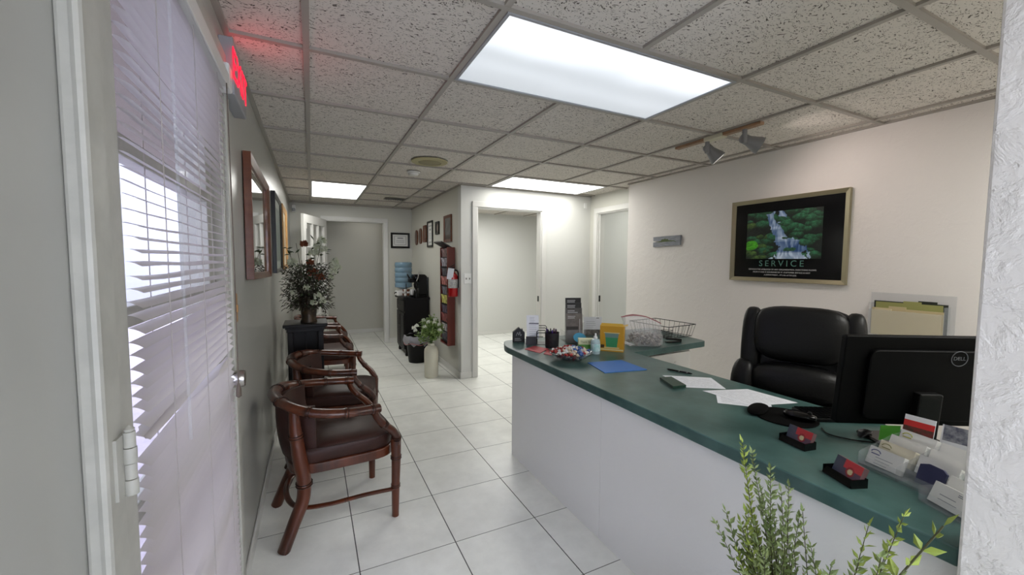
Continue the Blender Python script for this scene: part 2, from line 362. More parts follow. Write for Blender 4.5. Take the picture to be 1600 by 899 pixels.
def casing(name, mb_fn): return struct(name, mb_fn, m_trim, smooth=False, bevel=.004)
def case_y(x0, x1, z, y, w=.062, t=.018):   # door casing on a wall facing -y
    return MB().box(x0-w, y-t, 0, x0, y, z).box(x1, y-t, 0, x1+w, y, z).box(x0-w, y-t, z, x1+w, y, z+w).box(x0-.001, y-.004, 0, x0+.012, y+.104, z).box(x1-.012, y-.004, 0, x1+.001, y+.104, z).box(x0+.012, y-.004, z-.012, x1-.012, y+.104, z+.001)
casing('trim_2', case_y(*D1, YF)); casing('trim_3', case_y(*D3, YE))
casing('trim_4', MB().box(3.312, D2[1], 0, 3.33, D2[1]+.065, D2[2]).box(3.312, D2[0]-.065, 0, 3.33, D2[0], D2[2]).box(3.312, D2[0]-.065, D2[2], 3.33, D2[1]+.065, D2[2]+.065).box(3.326, D2[1]-.012, 0, 3.434, D2[1]+.001, D2[2]).box(3.326, D2[0], D2[2]-.012, 3.434, D2[1], D2[2]+.001).box(3.345, D2[1]-.03, 0, 3.36, D2[1]-.012, D2[2]-.012))
# strike plates on the jambs
o = MB().box(D1[1]-.015, YF+.03, .86, D1[1]-.012, YF+.06, .93).build('strike_plate', m_blackplastic, smooth=False); tag(o, 'small black strike plate on right jamb of open middle doorway', 'strike plate')
o = MB().box(3.355, D2[1]-.016, .85, 3.38, D2[1]-.0125, .93).build('strike_plate', m_blackplastic, smooth=False); o.location = (-.012, -.018, 0); tag(o, 'small black strike plate on jamb of doorway beside the textured wall', 'strike plate')
def base(n, mb): struct(n, mb, m_trim, smooth=False, bevel=.006)
base('baseboard_left', MB().box(XL, DY1+.1, 0, XL+.012, YE, .075))
base('baseboard_corridor', MB().box(XC-.012, YF, 0, XC, YE, .075).box(XC-.012, YF-.012, 0, D1[0]-.064, YF, .075))
base('baseboard_back', MB().box(XL, YE-.012, 0, D3[0]-.064, YE, .075).box(D3[1]+.064, YE-.012, 0, XC-.012, YE, .075))
base('baseboard_far', MB().box(D1[1]+.064, YF-.012, 0, 3.312, YF, .075))
base('baseboard_office', MB().box(XC+.1, YE-.012, 0, 5.0, YE, .06).box(XL, 8.088, 0, 2.4, 8.1, .07))
base('baseboard_right', MB().box(XR-.012, .9, 0, XR, 3.54, .075))
# entrance door casing
struct('trim_5', MB().box(XL, .718, 0, XL+.022, DY0-.012, DZ+.07).box(XL, DY1+.01, 0, XL+.016, DY1+.075, DZ+.065).box(XL, DY0-.012, DZ+.005, XL+.022, DY1+.01, DZ+.07)
       .box(XL-.012, DY0-.012, 0, XL+.012, .862, DZ+.005).box(XL-.13, DY0-.001, 0, XL-.012, .84, DZ).box(XL-.13, 1.775, 0, XL+.006, DY1+.001, DZ).box(XL-.13, .84, 2.005, XL+.004, 1.775, DZ+.001), m_oldtrim, smooth=False, bevel=.005)
struct('trim_6', MB().tube([(XL+.02, .722, 0), (XL+.02, .722, DZ+.07)], .007, 8), m_oldtrim)
# entrance door (glass with muntins)
dx0, dx1 = XL-.062, XL-.028
d = MB().box(dx0, .842, 0.01, dx1, .872, 2.0).box(dx0, 1.68, .01, dx1, 1.772, 2.0).box(dx0, .872, 1.92, dx1, 1.68, 2.0).box(dx0, .872, .01, dx1, 1.68, .18)
for z in (.55, .88, 1.26, 1.58): d.box(dx0, .872, z-.02, dx1, 1.68, z+.02)
door = struct('door_1', d, m_oldtrim, smooth=False, bevel=.003)
MB().box(dx0+.012, .872, .18, dx0+.018, 1.68, 1.92).build('pane', m_glass, door, smooth=False)
kn = MB().lathe([(.03, 0), (.03, .006), (.012, .01), (.012, .028), (.022, .034), (.03, .044), (.031, .068), (.028, .082), (0.001, .084)], 20, (0, 0, 0), rot=Matrix.Rotation(PI/2, 3, 'Y'))
k = kn.build('door_knob', m_chrome, door); k.location = (dx1, 1.73, .94); k['label'] = 'brushed steel door knob'
k = MB().lathe([(.03, 0), (.03, .012), (.024, .02), (0.001, .02)], 20, rot=Matrix.Rotation(PI/2, 3, 'Y')).bx((.028, 0, 0), (.02, .006, .028)).build('deadbolt', m_blackplastic, door); k.location = (dx1, 1.73, 1.1)
hg = MB().bx((0, 0, 0), (.004, .03, .09))
for i, zz in enumerate((-.036, -.012, .012, .036)): hg.tube([(.008, .012, zz-.0115), (.008, .012, zz+.0115)], .0075 if i % 2 else .0085, 12)
hg.lathe([(.006, .048), (.007, .052), (.001, .057)], 10, (.008, .012, 0))
for z in (1.055, .3, 1.85):
    h = (hg.build('hinge', m_oldtrim, door) if z == 1.055 else h.copy())
    if z != 1.055: C.objects.link(h)
    h.location = (XL+.024, .764, z+.012)
# blind
bl = thing('venetian_blind', 'white venetian blind with some bent slats hanging on the glass entrance door', 'blind', (XL+.02, 1.27, 0))
BW = .815
s = MB(); n = 84; z0 = .1
for i in range(n):
    z = z0+i*(1.935-z0)/(n-1)
    t = .40 if z > 1.45 else .30 if z > 1.3 else (.62 if z < .8 else .46)
    t += random.uniform(-.03, .03); w = .0245; yL, yR = -BW/2, BW/2
    jog = random.uniform(-.004, .004); tilt = random.uniform(-.0015, .0015); wr = random.uniform(-.002, .002)
    if i in (43,): tilt = .03; t = 1.2
    if i in (24, 25): tilt = -.012; t = 1.0
    segs = 8 if i not in (43,) else 8
    vs = []
    for a in range(segs+1):
        y = yL+jog+(yR-yL)*a/segs; zz = z+tilt*(1-2*a/segs)+wr*math.sin(a*1.3+i)
        tt = t*(1 if not (i in (24, 25) and a > 3) else .4)
        for q in (-1, -.33, .33, 1):
            u = q*w/2; hgt = .0028*(1-q*q)
            vs.append((u*math.cos(tt)-hgt*math.sin(tt), y, zz+u*math.sin(tt)*(-1)+hgt*math.cos(tt)))
    s.add(vs, [(a*4+q, (a+1)*4+q, (a+1)*4+q+1, a*4+q+1) for a in range(segs) for q in range(3)])
s.build('slats', m_slat, bl, ang=80)
MB().box(-.018, -BW/2-.005, 1.945, .02, BW/2+.005, 1.985).build('headrail', m_trim, bl, smooth=False, bevel=.003)
MB().box(.02, -BW/2-.008, 1.94, .026, BW/2+.008, 1.99).build('valance', m_trim, bl, smooth=False, bevel=.002)
MB().box(-.012, -BW/2, .055, .012, BW/2, .075).build('bottom_rail', m_slat, bl, smooth=False, bevel=.003)
for yy in (-.28, 0.0, .28):
    m_ = MB().tube([(.014, yy, 1.94), (.014, yy, .06)], .0009, 4).tube([(-.014, yy, 1.94), (-.014, yy, .06)], .0009, 4)
    m_.build('ladder_cord', m_slat, bl)
MB().tube([(.026, -.25, 1.94), (.03, -.25, 1.0)], .0028, 8).build('tilt_wand', m_clear, bl)
MB().tube([(.026, .36, 1.94), (.028, .362, 1.4), (.028, .358, .95)], .0018, 6).lathe([(.003, 0), (.008, -.02), (.008, -.045), (.002, -.05)], 10, (.028, .358, .95)).build('lift_cord', mat('cord', (96, 84, 74), .6), bl)
# outside
tag(MB().box(-9, -6, -.12, -.45, 45, -.06).build('paving', mat('pink_paving', (180, 170, 178), .8, var=.1, vscale=3), smooth=False), kind='structure')
tag(MB().box(-3.8, -5, -.06, -3.6, 45, 3.6).build('wall_outside', mat('outside_stucco', (150, 150, 160), .8), smooth=False), kind='structure')
tag(MB().box(-1.2, -2, 2.25, -.42, 45, 2.4).build('sky_blocker', mat('sky_blocker_surface', (150, 140, 128), .8), smooth=False), kind='structure')  # unseen slab added to keep sky light off the upper slats
# ------------------------------------------------------------------ ceiling fixtures
def fixture(x0, x1, y0, y1, label, m, group='fluorescent ceiling panels'):
    cx, cy = (x0+x1)/2, (y0+y1)/2; w, h = (x1-x0)/2-.012, (y1-y0)/2-.012
    t = thing('ceiling_light', label, 'ceiling light', (cx, cy, CE), 0, group)
    f = MB(); b_ = .014
    f.box(-w, -h, -.006, w, -h+b_, .0085).box(-w, h-b_, -.006, w, h, .0085).box(-w, -h+b_, -.006, -w+b_, h-b_, .0085).box(w-b_, -h+b_, -.006, w, h-b_, .0085)
    f.build('frame', m_gridlight, t, smooth=False, bevel=.0015)
    MB().box(-w+b_, -h+b_, 0, w-b_, h-b_, .004).build('diffuser', m, t, smooth=False)
    return t
fixture(.61, 1.83, 1.298, 1.908, 'large fluorescent ceiling panel nearest the camera with dim banded lens', diffuser('lens_dim', PANEL_NEAR, True))
m_lens = diffuser('lens_bright', PANEL_FAR, False)
fixture(0, .61, 4.958, 6.178, 'bright fluorescent ceiling panel at the back above the corridor chairs', m_lens)
fixture(1.83, 3.05, 3.738, 4.348, 'bright fluorescent ceiling panel in front of the middle doorway wall', m_lens)
fixture(-.0, 1.22-.06, -1.142, -.532, 'added fill panel on the ceiling behind the camera, out of view', diffuser('lens_fill_back', PANEL_FILL, False))  # unseen panel added to brighten the front of the room
fixture(1.83, 3.05, -.532, .078, 'added fill panel on the ceiling behind the pillar, out of view', diffuser('lens_fill_desk', PANEL_FILL*2.6, False))  # second unseen panel, added to light the desk and right wall
t = thing('ceiling_speaker', 'round yellowed ceiling speaker grille near the corridor entrance', 'speaker', (.935, 3.53, CE))
MB().lathe([(.155, 0), (.152, -.008), (.1, -.012), (.098, -.008), (.001, -.008)][::-1], 36).build('rim', mat('aged_cream', (168, 160, 120), .5), t)
gm = MB().lathe([(.096, -.0085), (.09, -.013), (.001, -.0145)][::-1], 36)
gm.build('grille', mat('cream_grille', (140, 132, 100), .5, bump=.8, bscale=400), t)
t = thing('smoke_detector', 'small round white smoke detector on the ceiling behind the speaker grille', 'smoke detector', (.905, 4.02, CE))
MB().lathe([(.001, -.034), (.035, -.034), (.045, -.028), (.048, -.012), (.062, -.008), (.065, 0)], 28).build('housing', m_trim, t)
t = thing('ceiling_vent', 'small dark louvred air vent in the ceiling before the back wall', 'vent', (1.06, 5.88, CE))
MB().box(-.14, -.07, -.006, .14, -.058, .0).box(-.14, .058, -.006, .14, .07, .0).box(-.14, -.058, -.006, -.128, .058, 0).box(.128, -.058, -.006, .14, .058, 0).build('frame', mat('vent_frame', (110, 104, 96), .5), t, smooth=False)
v = MB()
for i in range(8): v.bx((-.11+i*.0315, 0, -.006), (.016, .116, .002), (0, .7, 0))
v.build('louvres', mat('grey_louvre', (52, 50, 46), .5), t, smooth=False); MB().box(-.128, -.058, -.003, .128, .058, -.001).build('duct', m_blackplastic, t, smooth=False)
# track light
t = thing('track_light', 'tan track with two grey spotlight heads on the ceiling by the textured wall', 'spotlight', (2.455, 1.9, CE))
MB().box(-.02, -.31, -.022, .02, -.05, -.003).box(-.02, .07, -.022, .02, .33, -.003).build('rail', wood('tan_rail', (146, 112, 84), (160, 128, 98), .5), t, smooth=False, bevel=.003)
MB().box(-.028, -.06, -.03, .028, .08, -.003).build('canopy', mat('aged_white', (206, 202, 180), .5), t, smooth=False, bevel=.004)
m_head = mat('grey_enamel', (128, 128, 130), .4); m_bulb = emit('lamp_glow', (255, 246, 232), 4)
def head(y, aim, glow):
    st = MB().tube([(0, y, -.02), (0, y, -.105)], .0145, 16).build('lamp_stem', m_head, t)
    aim = Vector(aim).normalized(); q = Vector((0, 0, 1)).rotation_difference(aim).to_matrix()
    c = Vector((.035, y-.0, -.085))
    h = MB().lathe([(.001, -.055), (.02, -.052), (.029, -.038), (.031, 0), (.04, .03), (.05, .058), (.053, .08), (.051, .08), (.042, .045), (.001, .03)], 24, c, rot=q)
    h.tube([(.008, y, -.09), (.024, y, -.09)], .008, 10)
    hh = h.build('lamp_head', m_head, t)
    MB().lathe([(.001, .062), (.03, .06), (.038, .05), (.02, .035)][::-1], 20, c, rot=q).build('bulb', m_bulb if glow else m_white, hh)
    return Vector((2.455, 1.9, CE))+c+aim*.085, q
p1, q1 = head(.07, (.5, -.45, -.72), True)
p2, q2 = head(-.2, (.62, -.55, -.45), True)
for p_, q_, e in ((p1, q1, .8), (p2, q2, 1.35)):
    l = light('track_spot', 'SPOT', p_, e, (1, .84, .78), .03, spot_size=2.5, spot_blend=.9)
    l.rotation_mode = 'QUATERNION'; l.rotation_quaternion = (q_ @ Matrix.Rotation(PI, 3, 'X')).to_quaternion()
# exit sign
t = thing('exit_sign', 'white box exit sign with glowing red EXIT letters above the entrance door', 'exit sign', (XL, 1.95, 1.965))
MB().box(0, -.15, 0, .045, .15, .2).build('housing', m_gridlight, t, smooth=False, bevel=.004)
MB().box(.0, -.215, -.005, .04, -.152, .085).build('battery_case', m_white, t, smooth=False, bevel=.008)
m_red = emit('red_led', (255, 14, 44), .65)
text('exit_letters', 'EXIT', .16, m_red, t, (.0465, 0, .1), FX, ext=.001, space=1.1)
light('exit_glow', 'AREA', (XL+.07, 1.95, 2.09), .05, (1, .06, .1), .25, .14, rot=(0, -PI/2-.5, 0))
# ------------------------------------------------------------------ barrel chairs
def noded(pts, r, nodes, k, seg=12, mb=None, flat=None):
    mb = mb or MB(); P_, R_ = catmull([Vector(p) for p in pts], [r]*len(pts) if not hasattr(r, '__len__') else list(r), k)
    Ls = [0]
    for a, b in zip(P_, P_[1:]): Ls.append(Ls[-1]+(b-a).length)
    T = Ls[-1]
    rr = [q*(1+sum(.13*math.exp(-((s_-n_*T)/.007)**2) for n_ in nodes)) for s_, q in zip(Ls, R_)]
    mb.mi = 0; mb.tube(P_, rr, seg, flat=flat)
    mb.mi = 1
    for n_ in nodes:
        i = min(range(1, len(Ls)-1), key=lambda q: abs(Ls[q]-n_*T)); dd = (P_[i+1]-P_[i-1]).normalized()
        for off in (-.006, .006): mb.tube([P_[i]+dd*(off-.0012), P_[i]+dd*(off+.0012)], [rr[i]*1.06]*2, seg, flat=flat)
    mb.mi = 0
    return mb
def seat_outline(g=0, n=40):
    out = []
    for i in range(n):
        a = 2*PI*i/n; c, s_ = math.cos(a), math.sin(a)
        x = math.copysign(abs(c)**.45, c); y = math.copysign(abs(s_)**.45, s_)
        wy = .245-.035*(1-x)/2
        out.append((.02+x*(.255+g), y*(wy+g)))
    return out
def make_chair(label):
    t = thing('barrel_chair', label, 'chair', group='rattan style barrel chairs along the left wall')
    rail = [(.165, -.285, .625), (.02, -.30, .635), (-.13, -.27, .655), (-.23, -.18, .68), (-.275, 0, .69), (-.23, .18, .68), (-.13, .27, .655), (.02, .30, .635), (.165, .285, .625)]
    noded(rail, .0255, (.03, .13, .26, .4, .6, .74, .87, .97), 30, 14, flat=(.85, 1.15)).build('arm_rail', [m_wood, m_wooddark], t)
    for s_ in (-1, 1):
        noded([(.14, s_*.285, .61), (.155, s_*.284, .575), (.19, s_*.277, .53), (.235, s_*.262, .485), (.262, s_*.244, .44), (.263, s_*.236, .40)], [.02, .021, .023, .025, .026, .026], (.35, .85), 14, 12, flat=(.8, 1.1)).build('arm_post', [m_wood, m_wooddark], t)
        noded([(.262, s_*.235, .43), (.262, s_*.235, .3), (.258, s_*.233, .15), (.256, s_*.232, 0)], [.028, .024, .021, .018], (.25, .6), 16, 14).build('leg', [m_wood, m_wooddark], t)
        noded([(-.21, s_*.2, .675), (-.205, s_*.205, .56), (-.19, s_*.205, .42), (-.175, s_*.2, .32), (-.18, s_*.2, .22), (-.225, s_*.21, .11), (-.27, s_*.22, 0)], [.024, .029, .034, .034, .032, .030, .029], (.2, .55), 12, 14, flat=(.95, 1.1)).build('leg', [m_wood, m_wooddark], t)
    fo = seat_outline(.0); MB().prism(fo, .335, .385).build('seat_frame', m_wood, t, bevel=.006, ang=50)
    # cushion, boxed with crown
    cu = MB(); n = 40; rings = [(-.012, .385), (-.004, .40), (-.002, .44), (-.008, .462), (-.03, .474), (-.09, .482), (-.16, .486)]
    for gq, z in rings:
        for x, y in seat_outline(gq, n): cu.v.append((x*(1 if x < 0 else 1.0), y, z-(.012 if x < -.1 else 0)))
    cu.f = [[i*n+j, i*n+(j+1) % n, (i+1)*n+(j+1) % n, (i+1)*n+j] for i in range(len(rings)-1) for j in range(n)]+[list(range((len(rings)-1)*n, len(rings)*n))]
    cu.m = [0]*len(cu.f); seat = cu.build('seat_cushion', m_leather, t, ang=60)
    MB().tube([(x, y, .456) for x, y in seat_outline(-.004, 40)], .0035, 6, closed=True).build('piping', m_nail, seat)
    # curved upholstered back
    b = MB(); n = 24; rows = 6; vs = []
    for lay in (0, 1):
        for r_ in range(rows+1):
            z = .39+.275*r_/rows
            for i in range(n+1):
                a = math.radians(-62+124*i/n); rx = .235+.02*r_/rows; ry = .225
                th = (.02*math.sin(PI*i/n)**.5*math.sin(PI*(r_+.3)/(rows+.6))**.5+.006)*(1 if lay == 0 else -1)
                vs.append((-(rx-th)*math.cos(a)+.0, (ry-th)*math.sin(a), z))
    K = (rows+1)*(n+1); fs = []
    for r_ in range(rows):
        for i in range(n):
            q = r_*(n+1)+i; fs += [(q, q+1, q+n+2, q+n+1), (K+q, K+q+n+1, K+q+n+2, K+q+1)]
    for i in range(n): fs += [(i, K+i, K+i+1, i+1), (rows*(n+1)+i, rows*(n+1)+i+1, K+rows*(n+1)+i+1, K+rows*(n+1)+i)]
    for r_ in range(rows):
        q = r_*(n+1); fs += [(q, q+n+1, K+q+n+1, K+q), (q+n, K+q+n, K+q+2*n+1, q+2*n+1)]
    b.add(vs, fs).build('backrest', m_leather, t, ang=60)
    # U shaped stretcher from front leg round the back to front leg
    st = [(.257, -.232, .15), (.1, -.232, .165), (-.08, -.225, .17), (-.2, -.16, .165), (-.235, 0, .16), (-.2, .16, .165), (-.08, .225, .17), (.1, .232, .165), (.257, .232, .15)]
    noded(st, .0125, (.2, .8), 12, 10, flat=(.75, 1.1)).build('stretcher', [m_wood, m_wooddark], t)
    return t
ch = make_chair('brown leather barrel chair nearest the camera, first in the row by the left wall'); place(ch, (.09, 2.36, 0), math.radians(7.6))
dup(ch, (.135, 3.15, 0), math.radians(-9), 'second barrel chair from the front, between the nearest chair and the black pedestal')
dup(ch, (.10, 4.56, 0), math.radians(-2), 'barrel chair right behind the black pedestal with the bouquet')
dup(ch, (.10, 5.38, 0), math.radians(-2), 'barrel chair farthest down the left wall near the open glass door')
# pedestal with vase and bouquet
t = thing('pedestal_table', 'square black wooden pedestal between the barrel chairs holding a bouquet', 'side table', (-.055, 3.78, 0))
MB().box(-.16, -.16, .83, .16, .16, .855).build('tabletop', m_dark, t, smooth=False, bevel=.004)
MB().box(-.135, -.135, .79, .135, .135, .83).box(-.145, -.145, .815, .145, .145, .83).build('apron', m_dark, t, smooth=False, bevel=.003)
for a in (-1, 1):
    for b in (-1, 1):
        MB().box(a*.11-.02, b*.11-.02, 0, a*.11+.02, b*.11+.02, .79).build('leg', m_dark, t, smooth=False, bevel=.003)
MB().box(-.12, -.12, .16, .12, .12, .18).build('lower_shelf', m_dark, t, smooth=False)
MB().box(-.1, -.003, .6, .1, .003, .79).box(-.003, -.1, .6, .003, .1, .79).build('brace_panel', m_dark, t, smooth=False)
vz = (-.03, 3.75, .855)
t = thing('bronze_vase', 'dark bronze tapered vase on the black pedestal', 'vase', vz)
MB().lathe([(.001, 0), (.062, 0), (.064, .012), (.055, .03), (.06, .09), (.07, .15), (.078, .2), (.08, .215), (.074, .215), (.066, .16), (.001, .14)], 28).build('body', mat('bronze_mottle', (34, 30, 24), .35, c2=(66, 50, 32), vscale=22, metal=.4), t)
t = thing('flower_bouquet', 'tall artificial bouquet of white and rust flowers rising from the bronze vase', 'flowers', (vz[0], vz[1], vz[2]+.15))
m_stem = mat('dark_stem', (44, 46, 28), .7); m_lf1 = mat('dark_leaf', (42, 58, 34), .5, c2=(64, 78, 46), vscale=20); m_lf2 = mat('brown_leaf', (58, 52, 44), .6, c2=(74, 70, 60), vscale=30)
m_petal = mat('cream_petal', (206, 206, 190), .6, c2=(182, 190, 160), vscale=25); m_rust = mat('rust_petal', (104, 56, 36), .6, c2=(130, 74, 48), vscale=20)
stems = MB(); lv = MB(); lv2 = MB(); rnd = random.Random(3)
def stemto(mb, a, b, r=.0025, sag=.03):
    a, b = Vector(a), Vector(b); mid = (a+b)/2+Vector((0, 0, sag)); mb.tube([a, mid, b], [r, r*.85, r*.6], 5, smooth=5)
tips = [(.0, 0, .62), (-.08, .04, .5), (.1, -.03, .5), (.2, 0, .38), (.24, -.03, .3), (-.13, 0, .42), (-.1, -.08, .3), (.06, .08, .45), (-.17, .02, .2), (.15, .1, .33), (-.04, -.12, .36), (.09, -.12, .28), (.17, -.08, .15), (-.19, -.05, .12)]
for p in tips: stemto(stems, (rnd.uniform(-.02, .02), rnd.uniform(-.02, .02), -.1), p, .003)
for i in range(1700):   # filler foliage, dense towards the rim
    a = rnd.uniform(0, 2*PI); rr = .02+.165*rnd.random()**1.1; z = rnd.uniform(-.03, .33)
    if z < .04: rr = max(rr, .085)
    p = (rr*math.cos(a), rr*math.sin(a), z); dv = (math.cos(a)*.8, math.sin(a)*.8, rnd.uniform(-.9, .7))
    (lv if rnd.random() < .3 else lv2).leaf(p, dv, rnd.uniform(.024, .04), rnd.uniform(.014, .024))
for i in range(40):
    a = rnd.uniform(0, 2*PI); r1 = .1+.1*rnd.random(); z1 = rnd.uniform(-.1, .3)
    stemto(stems, (0, 0, .02), (r1*math.cos(a), r1*math.sin(a), z1), .0015, .05)
    for q in range(9):
        f = .4+.6*q/9; lv2.leaf((r1*f*math.cos(a), r1*f*math.sin(a), .02+(z1-.02)*f+.05*math.sin(PI*f)), (rnd.uniform(-1, 1), rnd.uniform(-1, 1), rnd.uniform(-.8, .6)), .03, .014)
for p, k in (((-.12, 0, .44), 4), ((-.1, .02, .4), 3), ((.0, 0, .42), 3), ((.07, -.02, .50), 4), ((.13, 0, .42), 4), ((.02, -.04, .36), 4), ((.18, 0, .25), 4)):
    for q in range(k): lv.leaf((p[0]+rnd.uniform(-.03, .03), p[1]+rnd.uniform(-.03, .03), p[2]+rnd.uniform(-.03, .03)), (rnd.uniform(-1, 1), rnd.uniform(-1, 1), rnd.uniform(-.3, .8)), .055, .035)
stems.build('stems', m_stem, t); lv.build('leaves', m_lf1, t); lv2.build('dry_leaves', m_lf2, t)
def flower(c, r, m, parent, name, np_=9, seed=0):
    fm = MB(); rn = random.Random(seed); c = Vector(c)
    for i in range(int(np_*2.6)):
        z_ = 1-1.7*(i+.5)/(np_*2.6); a = i*2.4; q_ = math.sqrt(max(0, 1-z_*z_)); dv = Vector((q_*math.cos(a), q_*math.sin(a), z_))
        fm.leaf(c+dv*r*.25, dv+Vector((rn.uniform(-.3, .3), rn.uniform(-.3, .3), .2)), r*rn.uniform(.7, .95), r*.75, upv=(dv.y, -dv.x, .3), bend=-.15)
    fm.puff(c, (r*.9,)*3, 1, 8, 6)
    return fm.build(name, m, parent)
for i, (p, r) in enumerate((((.08, -.02, .47), .04), ((.11, 0, .52), .04), ((.06, .01, .42), .035), ((.12, -.03, .45), .035), ((.2, -.02, .33), .038), ((.23, 0, .3), .035), ((.19, -.03, .27), .035), ((.21, .02, .36), .03), ((-.11, -.03, .34), .045), ((.03, -.05, .42), .03), ((-.01, -.13, .14), .03), ((.07, -.12, .07), .035), ((.1, -.1, .03), .035), ((.04, -.14, .02), .03), ((-.1, -.1, .1), .03), ((.17, -.02, .22), .028))):
    flower(p, r, m_petal, t, 'white_flower', 9, i)
for i, (p, r) in enumerate((((-.02, -.02, .49), .035), ((.02, -.05, .34), .032), ((.04, -.08, .26), .045), ((.09, -.07, .22), .04))): flower(p, r, m_rust, t, 'rust_flower', 10, 20+i)
# ------------------------------------------------------------------ left wall things
def frame_rect(w, h, b, d, mb=None):
    """picture frame ring in local xy, depth along +z"""
    mb = mb or MB()
    o = [(-w/2, -h/2), (w/2, -h/2), (w/2, h/2), (-w/2, h/2)]; i_ = [(-w/2+b, -h/2+b), (w/2-b, -h/2+b), (w/2-b, h/2-b), (-w/2+b, h/2-b)]
    vs = [(x, y, 0) for x, y in o]+[(x, y, d) for x, y in o]+[(x, y, d*.6) for x, y in i_]+[(x, y, 0) for x, y in i_]
    fs = []
    for k_ in range(4):
        n_ = (k_+1) % 4; fs += [(k_, n_, 4+n_, 4+k_), (4+k_, 4+n_, 8+n_, 8+k_), (8+k_, 8+n_, 12+n_, 12+k_), (12+k_, 12+n_, n_, k_)]
    return mb.add(vs, fs)
def picture(name, label, cat, loc, rot, w, h, b, d, mf, inner_m=None, group=None, fn=None, glass=False, nx=40, ny=40):
    t = thing(name, label, cat, loc, group=group, rot=rot)
    frame_rect(w, h, b, d).build('frame', mf, t, smooth=False, bevel=.0015)
    if fn: printed('print', w-2*b+.002, h-2*b+.002, fn, m_printgloss, t, (0, 0, d*.4), (0, 0, 0), nx, ny)
    else: MB().box(-w/2+b-.001, -h/2+b-.001, .001, w/2-b+.001, h/2-b+.001, d*.4).build('mirror_glass' if cat == 'mirror' else 'print', inner_m, t, smooth=False)
    return t
m_mirror = mat('mirror', (225, 228, 230), .02, metal=1)
picture('wall_mirror', 'wood framed mirror on the left wall just past the entrance door', 'mirror', (XL+.004, 2.73, 1.565), (PI/2, .02, PI/2), .92, .60, .035, .034, m_frame_b, m_mirror)
def fn_green(u, v):
    n = math.sin(u*23+v*9)*math.sin(v*31-u*7)
    return (70+30*n, 96+25*n, 88+20*n) if .12 < u < .88 and .12 < v < .88 else (158, 168, 160)
picture('framed_picture', 'black framed picture on the left wall between mirror and oak frame', 'picture', (XL+.001, 4.18, 1.59), FX, .78, .66, .03, .03, m_frame_k, fn=fn_green)
def fn_tan(u, v):
    n = math.sin(u*19+v*13)*math.sin(v*27)
    return (150+20*n, 128+20*n, 92+15*n) if .15 < u < .85 and .15 < v < .85 else (196, 186, 160)
picture('framed_picture', 'honey oak framed picture farthest along the left wall above the bouquet', 'picture', (XL+.001, 5.08, 1.6), FX, .78, .66, .045, .035, m_frame_t, fn=fn_tan)
t = thing('light_switch', 'tan wooden switch plate on the left wall beside the entrance door', 'light switch', (XL, 1.925, 1.175))
MB().box(0, -.036, -.058, .008, .036, .058).build('plate', m_frame_t, t, smooth=False, bevel=.004); MB().box(.008, -.008, -.015, .014, .008, .015).build('toggle', m_frame_t, t, smooth=False, bevel=.002)
t = thing('motion_sensor', 'small white motion sensor high in the corner of back wall and left wall', 'sensor', (-.22, YE-.03, 2.13))
MB().puff((0, 0, 0), (.06, .06, .11), .5).build('housing', m_white, t); MB().puff((.0, -.02, -.02), (.045, .04, .05), .6).build('lens', m_gridlight, t)
# ------------------------------------------------------------------ open glass door at the back
ang = math.atan2(6.14-YE+.01, -.1-D3[0])
t = thing('french_door', 'white glass pane door standing open into the corridor at the back', 'door', (D3[0]+.0, YE-.03, .01), ang)
LW = .85
f = MB().box(0, -.02, 0, LW, .02, .24).box(0, -.02, 1.86, LW, .02, 1.975).box(0, -.02, .24, .1, .02, 1.86).box(LW-.1, -.02, .24, LW, .02, 1.86)
for i in (1, 2): f.box(.1+(LW-.2)*i/3-.015, -.018, .24, .1+(LW-.2)*i/3+.015, .018, 1.86)
for i in range(1, 5): f.box(.1, -.017, .24+1.62*i/5-.013, LW-.1, .017, .24+1.62*i/5+.013)
f.build('frame', m_trim, t, smooth=False, bevel=.003); MB().box(.1, -.003, .24, LW-.1, .003, 1.86).build('panes', m_glass, t, smooth=False)
MB().lathe([(.02, -.02), (.012, -.035), (.024, -.05), (.024, -.065), (.001, -.07)], 16, (LW-.05, 0, .95), rot=Matrix.Rotation(-PI/2, 3, 'X')).build('door_knob', m_chrome, t)
